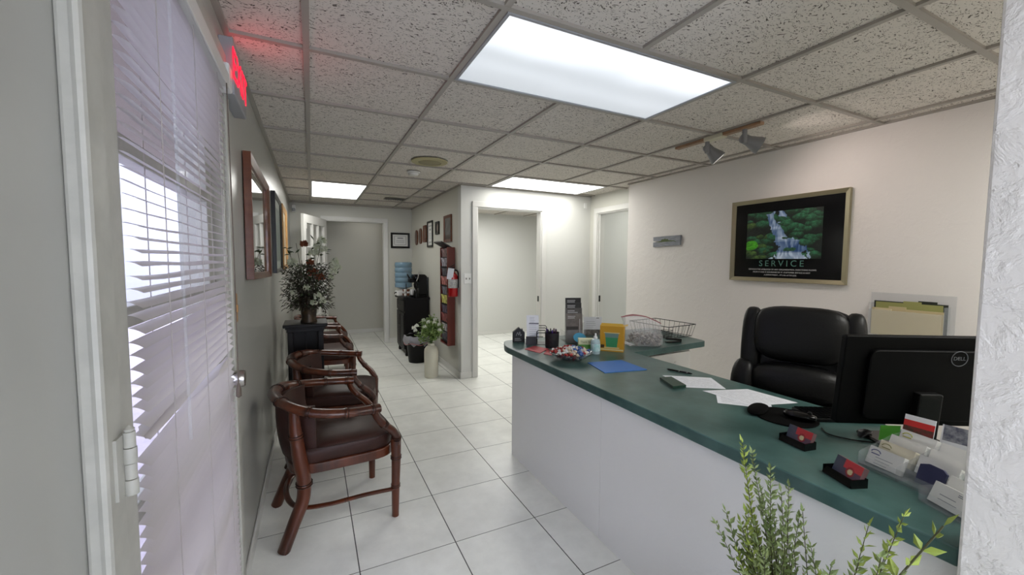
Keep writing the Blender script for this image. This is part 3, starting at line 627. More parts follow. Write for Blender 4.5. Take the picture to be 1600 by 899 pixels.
# ------------------------------------------------------------------ corridor wall things
def cert(u, v):
    if not (.14 < u < .86 and .16 < v < .84): return (150, 150, 150) if (.1 < u < .9 and .12 < v < .88) else (212, 212, 208)
    if .66 < v < .74 and .3 < u < .7: return (120, 120, 126)
    if .25 < v < .6 and .22 < u < .78 and (int(v*40) % 3 == 0): return (158, 158, 162)
    return (218, 218, 216)
def dk(u, v): return (58, 44, 38) if (u-.5)**2+(v-.5)**2 > .13 else (118, 104, 92)
picture('framed_certificate', 'black framed certificate on the back wall beside the doorway', 'certificate', (1.335, YE-.001, 1.70), FNY, .31, .255, .032, .02, m_frame_k, fn=cert, nx=60, ny=60)
def photo(u, v):
    n = math.sin(u*15)*math.cos(v*12+u*6)
    return (92+24*n, 90+22*n, 88+20*n) if v > .2 else (70, 56, 48)
for nm, lb, ct, y, z, w, h, mf, fn, b in (
    ('oval', 'oval wooden plaque deepest on the corridor wall', 'plaque', 6.57, 1.735, .17, .24, m_frame_b, dk, 0),
    ('oval', 'oval wooden plaque second from the back on the corridor wall', 'plaque', 6.30, 1.745, .17, .24, m_frame_b, dk, 0),
    ('wooden_plaque', 'small brown rectangular plaque between the oval plaques and the tall black frame', 'plaque', 6.03, 1.765, .15, .25, m_frame_b, dk, .03),
    ('framed_certificate', 'tall black framed certificate on the corridor wall', 'certificate', 5.74, 1.745, .27, .37, m_frame_k, cert, .028),
    ('wooden_plaque', 'tiny black plaque between tall certificate and brown framed photo', 'plaque', 5.36, 1.805, .16, .17, m_frame_k, dk, .03),
    ('framed_photo', 'brown framed photo nearest the corner on the corridor wall', 'picture', 4.9, 1.765, .30, .33, m_frame_b, photo, .035)):
    if nm == 'oval':
        t = thing('oval_plaque', lb, ct, (XC-.001, y, z), rot=FNX)
        mk = lambda k_: [(w/2*k_*math.copysign(abs(math.cos(a))**.8, math.cos(a)), h/2*k_*math.copysign(abs(math.sin(a))**.8, math.sin(a))) for a in [2*PI*i/28 for i in range(28)]]
        MB().prism(mk(1), 0, .018).build('board', mf, t, ang=40, bevel=.004); MB().prism(mk(.62), .018, .021).build('plate', mat('bronze_plate', (96, 74, 58), .35, metal=.6), t)
    else: picture(nm, lb, ct, (XC-.001, y, z), FNX, w, h, b, .02, mf, fn=fn)
# magazine rack
t = thing('magazine_rack', 'tall narrow mahogany magazine rack mounted on the corridor wall', 'magazine rack', (XC, 4.80, .35))
MB().box(-.095, -.15, 0, -.001, -.135, 1.18).box(-.095, .135, 0, -.001, .15, 1.18).box(-.012, -.135, 0, -.001, .135, 1.18).box(-.095, -.135, 0, -.012, .135, .02).build('cabinet', m_redwood, t, smooth=False, bevel=.002)
pk = MB(); NP = 10
for i in range(NP): pk.bx((-.088, 0, .045+i*.112), (.004, .27, .022), (0, -.12, 0))
pk.build('pocket_fronts', m_blackplastic, t, smooth=False)
mc = [(44, 42, 50), (120, 116, 120), (86, 30, 30), (52, 44, 60), (150, 140, 60), (60, 60, 70), (110, 60, 56), (36, 34, 40), (96, 92, 100), (70, 50, 50)]
for i in range(NP):
    c_ = mc[i]; o = MB().bx((0, 0, 0), (.014, .25, .118), (0, 0, 0)).build('magazine', mat('magazine_cover_%d' % i, c_, .35, c2=[min(255, x*1.5+60) for x in c_], vscale=26, detail=1), smooth=False)
    o.location = (XC-.078+.006*(i % 2), 4.80-.004*(i % 3), .35+.10+i*.112); o.rotation_euler = (0, -.16, 0)
    words = ['lowest', 'second from the bottom', 'third from the bottom', 'fourth from the bottom', 'fifth from the bottom', 'fifth from the top', 'fourth from the top', 'third from the top', 'second from the top', 'topmost']
    tag(o, 'magazine in the wall rack, %s of the column of pockets' % words[i], 'magazine', 'magazines in the wall rack')
o = MB().bx((0, 0, 0), (.014, .22, .16), (0, -1.1, .15)).build('magazine', mat('magazine_cover_top', (40, 38, 42), .35, c2=(96, 92, 96), vscale=18), smooth=False); o.location = (XC-.09, 4.84, 1.56); tag(o, 'dark magazine slumped over the top of the wall rack', 'magazine', 'magazines in the wall rack')
# fire extinguisher
t = thing('fire_extinguisher', 'red fire extinguisher hanging on the wall by the rack', 'fire extinguisher', (1.468, 4.535, .955))
m_ered = mat('extinguisher_red', (166, 16, 22), .25, coat=.4)
MB().lathe([(.001, 0), (.05, .0), (.055, .01), (.055, .22), (.05, .25), (.03, .272), (.016, .28), (.016, .295), (.001, .296)], 28).build('cylinder', m_ered, t)
MB().lathe([(.0558, .1), (.0562, .101), (.0562, .2), (.0558, .201)], 28, caps=False).build('label_band', mat('extinguisher_label', (206, 204, 198), .5, c2=(150, 148, 150), vscale=60), t)
MB().lathe([(.018, .292), (.018, .315), (.008, .32)], 14).bx((-.02, 0, .33), (.085, .014, .012), (0, -.25, 0)).bx((-.02, 0, .35), (.09, .012, .008), (0, -.5, 0)).lathe([(.001, -.014), (.014, -.012), (.014, .012), (.001, .014)], 12, (0, -.022, .306), rot=Matrix.Rotation(PI/2, 3, 'X')).build('valve_handle', m_blackplastic, t)
MB().tube([(.015, 0, .31), (.05, -.015, .29), (.062, -.02, .2), (.06, -.02, .1)], .008, 10, smooth=8).build('hose', m_blackplastic, t)
MB().bx((-.045, -.045, .265), (.07, .002, .13), (.1, .15, -.3)).build('inspection_tag', m_paper, t, smooth=False)
MB().box(.02, -.02, .2, .062, .02, .24).build('bracket', m_blackplastic, t, smooth=False)
# switch plate on far wall
t = thing('light_switch', 'white double switch plate left of the middle doorway', 'light switch', (1.61, YF, 1.165))
MB().box(-.045, -.006, -.058, .045, 0, .058).build('plate', m_white, t, smooth=False, bevel=.003)
for x in (-.02, .02): MB().box(x-.005, -.016, -.01, x+.005, -.006, .01).build('toggle', mat('switch_toggle%g' % x, (120, 118, 112), .5), t, smooth=False)
t = thing('wall_sensor', 'tiny white sensor in the far corner above the middle doorway wall', 'sensor', (3.24, YF, 2.1))
MB().box(-.02, -.02, -.035, .02, 0, .035).build('housing', m_white, t, smooth=False, bevel=.006)
# ------------------------------------------------------------------ dark cabinet and coffee corner
CXc, CYc = 1.345, 6.09
t = thing('storage_cabinet', 'dark espresso wood cabinet against the corridor wall under the coffee maker', 'cabinet', (CXc, CYc, 0))
MB().box(-.17, -.28, .07, .17, .28, .81).build('body', m_dark, t, smooth=False, bevel=.003)
MB().box(-.205, -.31, .81, .18, .31, .84).build('top', m_dark, t, smooth=False, bevel=.006)
for y in (-1, 1):
    d_ = MB().box(-.185, min(y*.005, y*.265), .1, -.17, max(y*.005, y*.265), .62).box(-.19, min(y*.03, y*.24), .14, -.185, max(y*.03, y*.24), .58).build('door', m_dark, t, smooth=False, bevel=.003)
    MB().lathe([(.004, 0), (.004, .012), (.01, .018), (.001, .024)], 10, (-.185, y*.03, .42), rot=Matrix.Rotation(-PI/2, 3, 'Y')).build('knob', m_chrome, d_)
d_ = MB().box(-.185, -.265, .64, -.17, .265, .79).build('drawer', m_dark, t, smooth=False, bevel=.003)
MB().lathe([(.004, 0), (.004, .012), (.01, .018), (.001, .024)], 10, (-.185, 0, .715), rot=Matrix.Rotation(-PI/2, 3, 'Y')).build('knob', m_chrome, d_)
for a in (-1, 1):
    for b in (-1, 1): MB().lathe([(.018, 0), (.024, .02), (.02, .07)], 12, (a*.145, b*.25, 0)).build('foot', m_dark, t)
# water cooler
t = thing('water_dispenser', 'white base countertop water dispenser with blue bottle on the dark cabinet', 'water dispenser', (1.245, 6.26, .84))
MB().box(-.11, -.11, 0, .11, .11, .075).lathe([(.1, .075), (.06, .09), (.04, .1)], 24).build('base', m_white, t, smooth=False, bevel=.01)
pr = [(.03, .085), (.05, .1), (.115, .125)]
for i in range(5): z = .13+i*.075; pr += [(.128, z), (.128, z+.055), (.122, z+.062), (.122, z+.07)]
pr += [(.12, .5), (.09, .505), (.001, .505)]
MB().lathe(pr, 28).build('bottle', m_bluebottle, t, ang=60)
MB().tube([(-.11, -.03, .05), (-.135, -.03, .045), (-.138, -.03, .03)], .008, 8).build('tap', m_blackplastic, t)
# coffee maker
t = thing('coffee_maker', 'black coffee maker on the dark cabinet by the corridor wall', 'coffee maker', (1.40, 5.95, .84))
MB().box(-.125, -.1, 0, .1, .1, .03).box(-.02, -.1, .03, .1, .1, .31).puff((.0, 0, .28), (.2, .2, .1), .4).build('body', m_blackgloss, t, bevel=.008)
MB().box(-.14, -.075, .21, -.02, .075, .27).build('brew_head', m_blackplastic, t, smooth=False, bevel=.012)
MB().box(.1, -.09, .02, .122, .09, .29).build('water_tank', glassmat('smoked_plastic', (60, 66, 72), .6), t, smooth=False, bevel=.006)
MB().tube([(-.13, -.03, .27), (-.16, 0, .33), (-.13, .03, .27)], .007, 8, smooth=6).build('handle', m_blackplastic, t)
MB().lathe([(.026, .032), (.036, .11), (.034, .11), (.025, .034)], 20, (-.085, 0, 0)).build('paper_cup', m_white, t)
t = thing('pod_carousel', 'small black pod carousel beside the coffee maker', 'pod holder', (1.20, 5.85, .84))
MB().lathe([(.05, 0), (.05, .008), (.006, .012), (.006, .2), (.001, .205)], 20).build('stand', m_blackwire, t)
for i in range(5):
    a = 2*PI*i/5+.3
    for z in (.03, .09): MB().lathe([(.014, 0), (.019, .03), (.021, .031), (.001, .032)], 10, (.035*math.cos(a), .035*math.sin(a), z)).build('coffee_pod', m_white if i % 2 else m_frame_b, t)
t = thing('utensil_holder', 'dark pear shaped utensil holder standing on the cabinet behind the pods', 'holder', (1.33, 5.805, .84))
MB().lathe([(.035, 0), (.04, .03), (.03, .1), (.012, .12), (.03, .15), (.036, .19), (.02, .23), (.001, .235)], 18).build('body', m_blackgloss, t)
MB().tube([(.0, 0, .22), (.03, -.01, .3), (.035, -.01, .36)], .007, 8, smooth=5).build('lever', m_chrome, t)
# trash can
t = thing('trash_can', 'black plastic trash can with clear liner on the floor by the cabinet', 'trash can', (1.265, 5.47, 0))
MB().lathe([(.001, 0), (.115, 0), (.118, .01), (.15, .35), (.155, .36), (.148, .36), (.112, .015), (.001, .012)], 32).build('bin', m_blackplastic, t)
ln = MB(); n = 48; vs = []
for r_, z, am in ((.15, .30, 0), (.157, .345, .004), (.158, .365, .006), (.166, .36, .008), (.172, .32, .014), (.176, .28, .02), (.172, .255, .022)):
    for j in range(n):
        a = 2*PI*j/n; q = am*(math.sin(7*a)+.6*math.sin(13*a+1)); vs.append(((r_+q*.6)*math.cos(a), (r_+q*.6)*math.sin(a), z+q))
ln.add(vs, [(i*n+j, i*n+(j+1) % n, (i+1)*n+(j+1) % n, (i+1)*n+j) for i in range(6) for j in range(n)])
ln.build('liner', glassmat('liner_film', (206, 206, 214), .5, .25), t)
MB().tube([(.178*math.cos(a), .178*math.sin(a), .262+.012*math.sin(5*a)) for a in [2*PI*i/32 for i in range(32)]], .003, 6, closed=True).build('drawstring', mat('pink_drawstring', (196, 120, 120), .5), t)
# tall vase with flowers
t = thing('floor_vase', 'tall cream ceramic vase on the floor at the corridor corner', 'vase', (1.24, 4.66, 0))
MB().lathe([(.001, 0), (.076, 0), (.081, .01), (.082, .3), (.078, .335), (.062, .36), (.042, .375), (.04, .40), (.044, .405), (.034, .40), (.034, .3), (.001, .28)], 36).build('body', mat('cream_ceramic', (206, 202, 184), .3, bump=.1, bscale=30), t)
t = thing('white_flower_bunch', 'bunch of small white flowers and green leaves in the tall cream vase', 'flowers', (1.24, 4.66, .38))
st, l1, l2 = MB(), MB(), MB(); rn = random.Random(5); m_gl = mat('fresh_leaf', (96, 124, 62), .5, c2=(136, 158, 90), vscale=22); m_gs = mat('green_stem', (84, 106, 58), .6)
fl = []
for i in range(34):
    a = rn.uniform(0, 2*PI); e = rn.uniform(.05, 1.0); rr = .185*e; h = .30-.17*e*e+rn.uniform(-.03, .03); p = Vector((rr*math.cos(a), rr*math.sin(a), h)); st.tube([(0, 0, -.06), (rr*.25*math.cos(a), rr*.25*math.sin(a), h*.5), p], .0018, 5, smooth=4)
    for q in range(46): l1.leaf(p*rn.uniform(.5, 1.03)+Vector((rn.uniform(-.03, .03), rn.uniform(-.03, .03), rn.uniform(-.03, .03))), (rn.uniform(-1, 1), rn.uniform(-1, 1), rn.uniform(-.5, 1)), .04, .021)
    if i % 3 == 0: fl.append(p)
p = Vector((-.2, .02, .2)); st.tube([(0, 0, -.05), (-.09, .01, .14), p], .0018, 5, smooth=4); fl += [p, p+Vector((.02, 0, -.03)), p+Vector((.04, .01, .02))]
st.build('stems', m_gs, t); l1.build('leaves', m_gl, t)
m_pw = mat('white_petal', (236, 236, 226), .6)
for i, p in enumerate(fl): flower(p+Vector((0, 0, .012)), .026, m_pw, t, 'white_flower', 7, 50+i)
# ------------------------------------------------------------------ right wall: poster, plank sign, wall file
t = thing('service_poster', 'gold framed SERVICE poster with a waterfall photo on the textured wall', 'poster', (XR-.001, 1.85, 1.545), rot=FNX)
frame_rect(.83, .64, .03, .03).build('frame', m_gold, t, smooth=False, bevel=.002)
MB().box(-.386, -.291, .001, .386, .291, .010).build('mat_board', mat('black_mat', (6, 6, 9), .14), t, smooth=False)
nr = np.random.RandomState(5); LAT = nr.rand(64, 64)
def vn(x, y):
    xi, yi = math.floor(x), math.floor(y); fx, fy = x-xi, y-yi; fx = fx*fx*(3-2*fx); fy = fy*fy*(3-2*fy); g_ = lambda a, b: LAT[a % 64][b % 64]
    return (g_(xi, yi)*(1-fx)+g_(xi+1, yi)*fx)*(1-fy)+(g_(xi, yi+1)*(1-fx)+g_(xi+1, yi+1)*fx)*fy
fbm = lambda x, y: .5*vn(x, y)+.28*vn(x*2.1+7, y*2.1+3)+.22*vn(x*4.3+1, y*4.3+9)
rk = random.Random(11); rocks = [(rk.random(), rk.random(), rk.uniform(.05, .13), rk.random(), rk.uniform(.6, .95)) for _ in range(70)]
def fall(u, v):
    wob = (vn(u*9, v*9)-.5)*.05; n = fbm(u*34, v*26); fine = vn(u*90, v*80)
    best, sh, gr = 9, 0, 0
    for (x, y, r, g_, asp) in rocks:
        q = math.hypot(u+wob-x, (v+wob-y)/asp)/r
        if q < best: best, sh, gr = q, (v-y)/(r*asp), g_
    c = .50+.13*math.sin(v*4.2+.9)-.02; w = .045+.22*(1-v)**1.5
    d = abs(u+wob-c)/w
    d2 = abs(u+wob-(.30+.22*(1-v)))/.06 if v > .5 else 9; d3 = abs(u+wob-(.42+.1*math.sin(v*9)))/.05 if v > .62 else 9
    dm = min(d, d2, d3)
    if dm+(fbm(u*14, v*9)-.5)*1.3 < .85 and not (best < .62 and gr > .62 and v > .16):
        st_ = vn(u*46+3*vn(u*8, v*8), v*9+2); k_ = .18+.75*st_*(1-.35*dm)+(.35 if v < .13 else 0)+(.2 if .40 < v < .46 or .62 < v < .68 else 0)-.2*(.15 < v < .36)
        k_ = max(.05, min(1, k_)); return (30+175*k_, 62+160*k_, 116+125*k_)
    if best < .92:
        L_ = max(.05, min(1, .30+.45*sh+.7*(n-.45)+.25*(fine-.5)-.35*best*best+.15)); warm = 1 if (u < .3 and gr < .6) else 0
        if math.hypot(u-.06, (v-.3)*1.0)+wob < .10: return (50+60*L_, 120+110*L_, 24+30*L_)
        return (22+(88 if warm else 46)*L_, 36+112*L_, 26+(44 if warm else 78)*L_)
    k_ = 18+26*n; return (k_*.8, k_, k_*.95)
printed('waterfall_photo', .545, .36, fall, m_printgloss, t, (-.015, .035, .0112), (0, 0, 0), 230, 160)
m_teal = mat('teal_lettering', (76, 118, 108), .5)
text('title_lettering', 'SERVICE', .064, m_teal, t, (-.015, -.182, .0112), (0, 0, 0), ext=.0003, space=1.5)
for i, s_ in enumerate(('SERVICE IS THE LIFEBLOOD OF ANY ORGANIZATION. EVERYTHING FLOWS', 'FROM IT AND IS NOURISHED BY IT. CUSTOMER SERVICE IS NOT', "A DEPARTMENT... IT'S AN ATTITUDE.")):
    text('small_lettering', s_, .0145, m_inkwhite, t, (-.015, -.227-i*.021, .0112), (0, 0, 0), ext=.0002)
t = thing('plank_sign', 'small grey wooden plank with painted green islands on the textured wall', 'wall art', (XR-.001, 2.97, 1.578), rot=FNX)
MB().prism([(-.17, -.055), (.0, -.048), (.17, -.045), (.172, .05), (0, .05), (-.17, .045), (-.168, .006), (-.10, .003), (-.10, -.006), (-.17, -.008)], 0, .018).build('board', mat('weathered_grey', (150, 152, 158), .7, c2=(120, 124, 132), vscale=20, stretch=(1, 8, 1), detail=6), t, smooth=False)
MB().prism([(-.13, -.01), (.09, -.004), (.13, -.014), (.1, .002), (.03, .008), (-.05, .008)], .018, .0186).prism([(-.07, .006), (-.05, .02), (-.03, .017), (-.015, .026), (.0, .018), (.02, .021), (.03, .006)], .018, .0188).build('painted_islands', mat('olive_paint', (84, 96, 56), .7), t, smooth=False)
t = thing('wall_file', 'clear acrylic wall file holding folders above the office chair', 'wall file', (XR, 1.11, .93))
MB().box(-.006, -.19, 0, -.001, .19, .26).box(-.085, -.17, 0, -.006, .17, .004).box(-.085, -.17, .004, -.081, .17, .16).box(-.081, -.17, .004, -.006, -.166, .2).box(-.081, .166, .004, -.006, .17, .2).build('pocket', m_clear, t, smooth=False)
for i, (c_, h, w, lb) in enumerate((((40, 44, 36), .205, .165, 'dark hanging folder at the back of the clear wall file'), ((150, 150, 92), .2, .15, 'olive green folder in the clear wall file'), ((196, 180, 140), .165, .16, 'manila folder behind the frontmost one in the wall file'), ((206, 192, 156), .15, .155, 'frontmost manila folder in the clear wall file'))):
    o = MB().bx((0, 0, h/2), (.004, w*2, h)).box(-.002, -.12+.06*i, h, .002, -.04+.06*i, h+.012).build('file_folder', mat('folder_%d' % i, c_, .7), smooth=False)
    o.location = (XR-.018-.018*i, 1.11, .936); o.rotation_euler = (0, -.03, 0); tag(o, lb, 'folder', 'folders in the wall file')
# ------------------------------------------------------------------ counter
TZ = .765
def rounded(pts, rad, n=6):
    out = []; L_ = len(pts)
    for i, (x, y) in enumerate(pts):
        r_ = rad[i]; p = Vector((x, y)); a = Vector(pts[i-1])-p; b = Vector(pts[(i+1) % L_])-p; a.normalize(); b.normalize()
        if r_ == 0: out.append((x, y)); continue
        p0, p2 = p+a*r_, p+b*r_
        for k_ in range(n+1):
            t_ = k_/n; q = p0*(1-t_)**2+p*2*t_*(1-t_)+p2*t_*t_; out.append((q.x, q.y))
    return out
out = rounded([(1.222, .322), (1.329, .322), (1.329, -.6), (1.925, -.6), (1.925, 2.055), (2.72, 2.12), (2.80, 2.78), (1.30, 2.78), (1.222, 2.60)], [0, 0, 0, 0, 0, .05, .05, .06, .06])
w = thing('worktop', 'green laminate L shaped worktop of the reception counter', 'worktop', (0, 0, 0))
MB().prism(out, TZ-.043, TZ).build('slab', m_green, w, bevel=.004, ang=50)
w = thing('reception_counter', 'long off-white plaster counter base below the green worktop', 'counter', (0, 0, 0))
MB().box(1.245, .32, 0, 1.275, 1.54, TZ-.045).box(1.245, 1.5415, 0, 1.275, 2.52, TZ-.045).build('front_panel', m_panel, w, smooth=False, bevel=.001)
MB().box(1.275, 2.495, 0, 1.90, 2.52, TZ-.045).build('end_panel', m_panel, w, smooth=False)
MB().box(1.33, -.55, 0, 1.9, -.52, TZ-.045).build('rear_panel', m_panel, w, smooth=False)
t = thing('drawer_cabinet', 'white drawer unit under the short arm of the green worktop', 'cabinet', (2.355, 2.42, 0))
MB().box(-.21, -.27, 0, .21, .27, TZ-.045).build('body', m_panel, t, smooth=False, bevel=.002)
for i, (a, b) in enumerate(((.5, .7), (.26, .49), (.03, .25))):
    d_ = MB().box(-.2, -.29, a, .2, -.271, b).build('drawer', m_trim, t, smooth=False, bevel=.003)
    MB().tube([(-.045, -.29, (a+b)/2+.03), (-.03, -.312, (a+b)/2+.03), (.03, -.312, (a+b)/2+.03), (.045, -.29, (a+b)/2+.03)], .005, 8).build('handle', m_white, d_)
# ------------------------------------------------------------------ office chair
t = thing('office_chair', 'black leather executive chair behind the reception counter', 'office chair', (2.10, 1.155, 0), math.radians(203))
def dent(o): return o
sh = MB().puff((-.30, 0, .80), (.11, .53, .66), .42, 36, 18, (0, -.12, 0), e2=.5); sh.build('backrest_shell', m_blackleather, t, ang=80)
MB().puff((-.265, -.225, .90), (.12, .10, .44), .6, 20, 14, (0, -.12, 0)).build('side_bolster', m_blackleather, t, ang=80)
MB().puff((-.265, .225, .90), (.12, .10, .44), .6, 20, 14, (0, -.12, 0)).build('side_bolster', m_blackleather, t, ang=80)
MB().puff((-.262, 0, .985), (.155, .42, .30), .42, 36, 16, (0, -.14, 0), e2=.55).build('headrest_cushion', m_blackleather, t, ang=80)
MB().puff((-.205, 0, .735), (.16, .44, .20), .8, 36, 16, (0, -.10, 0), e2=.75).build('lumbar_cushion', m_blackleather, t, ang=80)
pl = MB()
for i in range(9): pl.puff((-.215, -.16+i*.04, .60), (.11, .048, .19), .8, 12, 8, (0, -.05, 0))
pl.build('pleated_panel', m_blackleather, t, ang=80)
for s_ in (-1, 1): MB().puff((-.21, s_*.245, .66), (.15, .13, .34), .7, 20, 12, (0, -.1, s_*.2)).build('side_bolster', m_blackleather, t, ang=80)
MB().puff((.0, 0, .46), (.52, .52, .14), .45, 36, 12).build('seat', m_blackleather, t, ang=80)
for s_ in (-1, 1):
    MB().puff((-.03, s_*.31, .655), (.28, .075, .05), .6, 20, 8).tube([(.06, s_*.31, .64), (.09, s_*.32, .55), (.04, s_*.3, .43), (-.1, s_*.29, .41)], .018, 10, smooth=6).tube([(-.13, s_*.31, .64), (-.18, s_*.32, .55), (-.16, s_*.3, .45)], .018, 10, smooth=6).build('armrest', m_blackplastic, t, ang=60)
MB().lathe([(.1, .40), (.08, .37), (.03, .36), (.03, .2), (.04, .19), (.04, .09)][::-1], 20).build('gas_column', m_blackplastic, t)
for i in range(5):
    a = 2*PI*i/5+.3; c_, s_ = math.cos(a), math.sin(a)
    l_ = MB().tube([(.02*c_, .02*s_, .11), (.17*c_, .17*s_, .095), (.29*c_, .29*s_, .075)], [.028, .022, .016], 10).build('leg', m_blackplastic, t)
    MB().lathe([(.001, -.02), (.026, -.018), (.028, 0), (.026, .018), (.001, .02)], 16, (.29*c_, .29*s_, .028), rot=Matrix.Rotation(PI/2, 3, Vector((c_, s_, 0)))).tube([(.29*c_, .29*s_, .08), (.29*c_, .29*s_, .05)], .006, 6).build('caster', m_blackplastic, l_)
# ------------------------------------------------------------------ monitor (back to the room)
mdir = math.atan2(-.49, .87)
t = thing('computer_monitor', 'black computer monitor seen from behind on the green worktop', 'monitor', (1.765, .585, TZ), mdir)
# local +x along the width away to the right, local +y towards the user
tilt = Matrix.Rotation(.12, 4, 'X')
mb = MB(); w_, h_, zc = .50, .30, .225
Mx = Matrix.Translation((0, 0, zc)) @ Matrix.Rotation(.10, 4, 'X') @ Matrix.Rotation(PI/2, 4, 'X')
mb.prism(rounded([(-w_/2, -h_/2), (w_/2, -h_/2), (w_/2, h_/2), (-w_/2, h_/2)], [.008]*4, 4), -.012, .012, Mx).prism(rounded([(-w_*.36, -h_*.42), (w_*.36, -h_*.42), (w_*.36, h_*.36), (-w_*.36, h_*.36)], [.03]*4, 5), .012, .028, Mx)
bk = mb.build('casing', mat('monitor_black', (2, 2, 3), .6, spec=.15), t, bevel=.003, ang=40)
MB().prism([(-w_/2+.01, -h_/2+.015), (w_/2-.01, -h_/2+.015), (w_/2-.01, h_/2-.01), (-w_/2+.01, h_/2-.01)], -.0125, -.0121, Mx).build('screen', m_blackgloss, t, smooth=False)
MB().box(-.10, -.05, 0, .12, .11, .012).build('stand_base', m_blackgloss, t, smooth=False, bevel=.005)
MB().bx((0, -.028, .1), (.07, .03, .19), (.08, 0, 0)).build('stand_neck', m_blackplastic, t, smooth=False, bevel=.005)
m_logo = mat('logo_grey', (104, 106, 112), .4)
ML = Mx @ Matrix.Translation((.085, .085, .0283))
ring = MB().tube([(.024*math.cos(a), .024*math.sin(a), 0) for a in [2*PI*i/40 for i in range(40)]], .0012, 6, closed=True).build('logo_ring', m_logo, t); ring.matrix_local = ML
lg = text('logo_lettering', 'DELL', .0165, m_logo, t, (0, 0, 0), (0, 0, 0)); lg.matrix_local = ML @ Matrix.Diagonal((1, 1, 1, 1))
MB().prism([(-.014, -.12), (-.005, -.12), (-.005, -.112), (-.014, -.112)], .0281, .0286, Mx).build('rating_label', mat('label_silver', (120, 122, 128), .4), t, smooth=False)
# keyboard, mouse pad, mouse, cables, sticky note
t = thing('keyboard', 'black keyboard lying between the monitor and the mouse pad', 'keyboard', (1.84, .84, TZ), mdir)
MB().box(-.13, -.06, 0, .2, .07, .014).build('case', m_blackplastic, t, smooth=False, bevel=.004)
kk = MB()
for i in range(17):
    for j in range(6): kk.box(-.124+i*.0188, -.054+j*.0198, .014, -.124+i*.0188+.0155, -.054+j*.0198+.0165, .019)
kk.build('keys', m_blackgloss, t, smooth=False)
t = thing('mouse_pad', 'round black mouse pad with raised wrist rest on the worktop', 'mouse pad', (1.655, .925, TZ))
MB().lathe([(.001, 0), (.105, 0), (.107, .002), (.105, .004), (.001, .004)], 40).build('mat', mat('black_fabric', (4, 4, 4), .85, spec=.1), t)
MB().puff((-.04, .085, .012), (.15, .07, .026), .9, 24, 10, (0, 0, .35)).build('wrist_rest', bpy.data.materials['black_fabric'], t)
t = thing('computer_mouse', 'black computer mouse resting on the round mouse pad', 'mouse', (1.675, .885, TZ+.004), math.radians(-70))
MB().puff((0, 0, .014), (.11, .06, .034), .85, 24, 12).build('shell', m_blackgloss, t); MB().tube([(.03, -.004, .028), (.03, .004, .028)], .008, 10).build('scroll_wheel', m_blackplastic, t)
o = MB().tube([(1.655, .80, TZ+.004), (1.62, .76, TZ+.004), (1.64, .70, TZ+.004), (1.70, .64, TZ+.004), (1.74, .56, TZ+.004), (1.66, .50, TZ+.004)], .0025, 6, smooth=8).build('mouse_cable', m_blackplastic); tag(o, 'thin black cable snaking from the mouse across the worktop', 'cable')
t = thing('coiled_keys', 'small dark bundle of keys and cable beside the green note', 'keys', (1.70, .70, TZ))
kb = MB()
for i in range(7):
    a = i*.9; kb.tube([(.02*math.cos(a+q)*(.6+.1*i)+.004*i, .014*math.sin(a+q)*(.6+.1*i), .006+.002*i) for q in [2*PI*z/12 for z in range(12)]], .002, 5, closed=True)
kb.build('rings', m_blackwire, t)
t = thing('sticky_note', 'bright green sticky note stuck to the lower edge of the monitor back', 'sticky note', (1.666, .612, TZ+.032), math.atan2(-.49, .87))
MB().bx((0, 0, .026), (.062, .001, .05), (.1, 0, 0)).build('paper', mat('green_note', (74, 148, 44), .7), t, smooth=False)
# ------------------------------------------------------------------ papers on the worktop
def sheet(name, label, cat, pts, z, m, th=.0006, group=None, lines=None, ink=None):
    cx = sum(p[0] for p in pts)/len(pts); cy = sum(p[1] for p in pts)/len(pts)
    q = [(x-cx, y-cy) for x, y in pts]
    a = sum(q[i][0]*q[(i+1) % len(q)][1]-q[(i+1) % len(q)][0]*q[i][1] for i in range(len(q)))
    if a < 0: q = q[::-1]
    mb = MB().prism(q, 0, th); o = mb.build(name, m, smooth=False)
    if lines:
        li = MB(); p0, p1, p2, p3 = [Vector((x-cx, y-cy)) for x, y in pts[:4]]; rn = random.Random(len(label))
        for i in range(lines):
            v = .1+.8*i/lines; a0, a1 = p0.lerp(p3, v), p1.lerp(p2, v); dv = (p3-p0).normalized()*.0012
            u0 = .08; 
            while u0 < .9:
                u1 = min(.92, u0+rn.uniform(.05, .3)); s0, s1 = a0.lerp(a1, u0), a0.lerp(a1, u1)
                li.add([(s0.x, s0.y, th+.0002), (s1.x, s1.y, th+.0002), (s1.x+dv.x, s1.y+dv.y, th+.0002), (s0.x+dv.x, s0.y+dv.y, th+.0002)], [(0, 3, 2, 1), (0, 1, 2, 3)][:1]); u0 = u1+rn.uniform(.02, .1)
        li.build('printed_lines', ink or m_ink, o, smooth=False)
    o.location = (cx, cy, z); return tag(o, label, cat, group)
sheet('paper_form', 'white printed form beside the dark green pad', 'paper', [(1.613, 1.363), (1.765, 1.262), (1.865, 1.421), (1.668, 1.565)], TZ+.0003, m_paper, lines=14)
sheet('paper_form', 'lower white printed form near the mouse pad, partly covered', 'paper', [(1.556, 1.149), (1.70, 1.00), (1.84, 1.12), (1.70, 1.27)], TZ+.0003, m_paper, lines=14)
sheet('paper_form', 'upper white printed form lying nearest the mouse pad', 'paper', [(1.636, 1.29), (1.654, 1.061), (1.871, .998), (1.855, 1.215)], TZ+.0014, m_paper, lines=14)
sheet('green_pad', 'small dark green booklet beside the printed form', 'booklet', [(1.593, 1.51), (1.659, 1.496), (1.609, 1.36), (1.534, 1.37)], TZ+.0015, mat('dark_green_cover', (26, 56, 42), .4), .012)
sheet('blue_folder', 'bright blue folder lying flat on the green worktop', 'folder', [(1.466, 1.951), (1.694, 1.915), (1.674, 1.681), (1.415, 1.729)], TZ+.0003, mat('blue_card', (44, 108, 186), .5), .003)
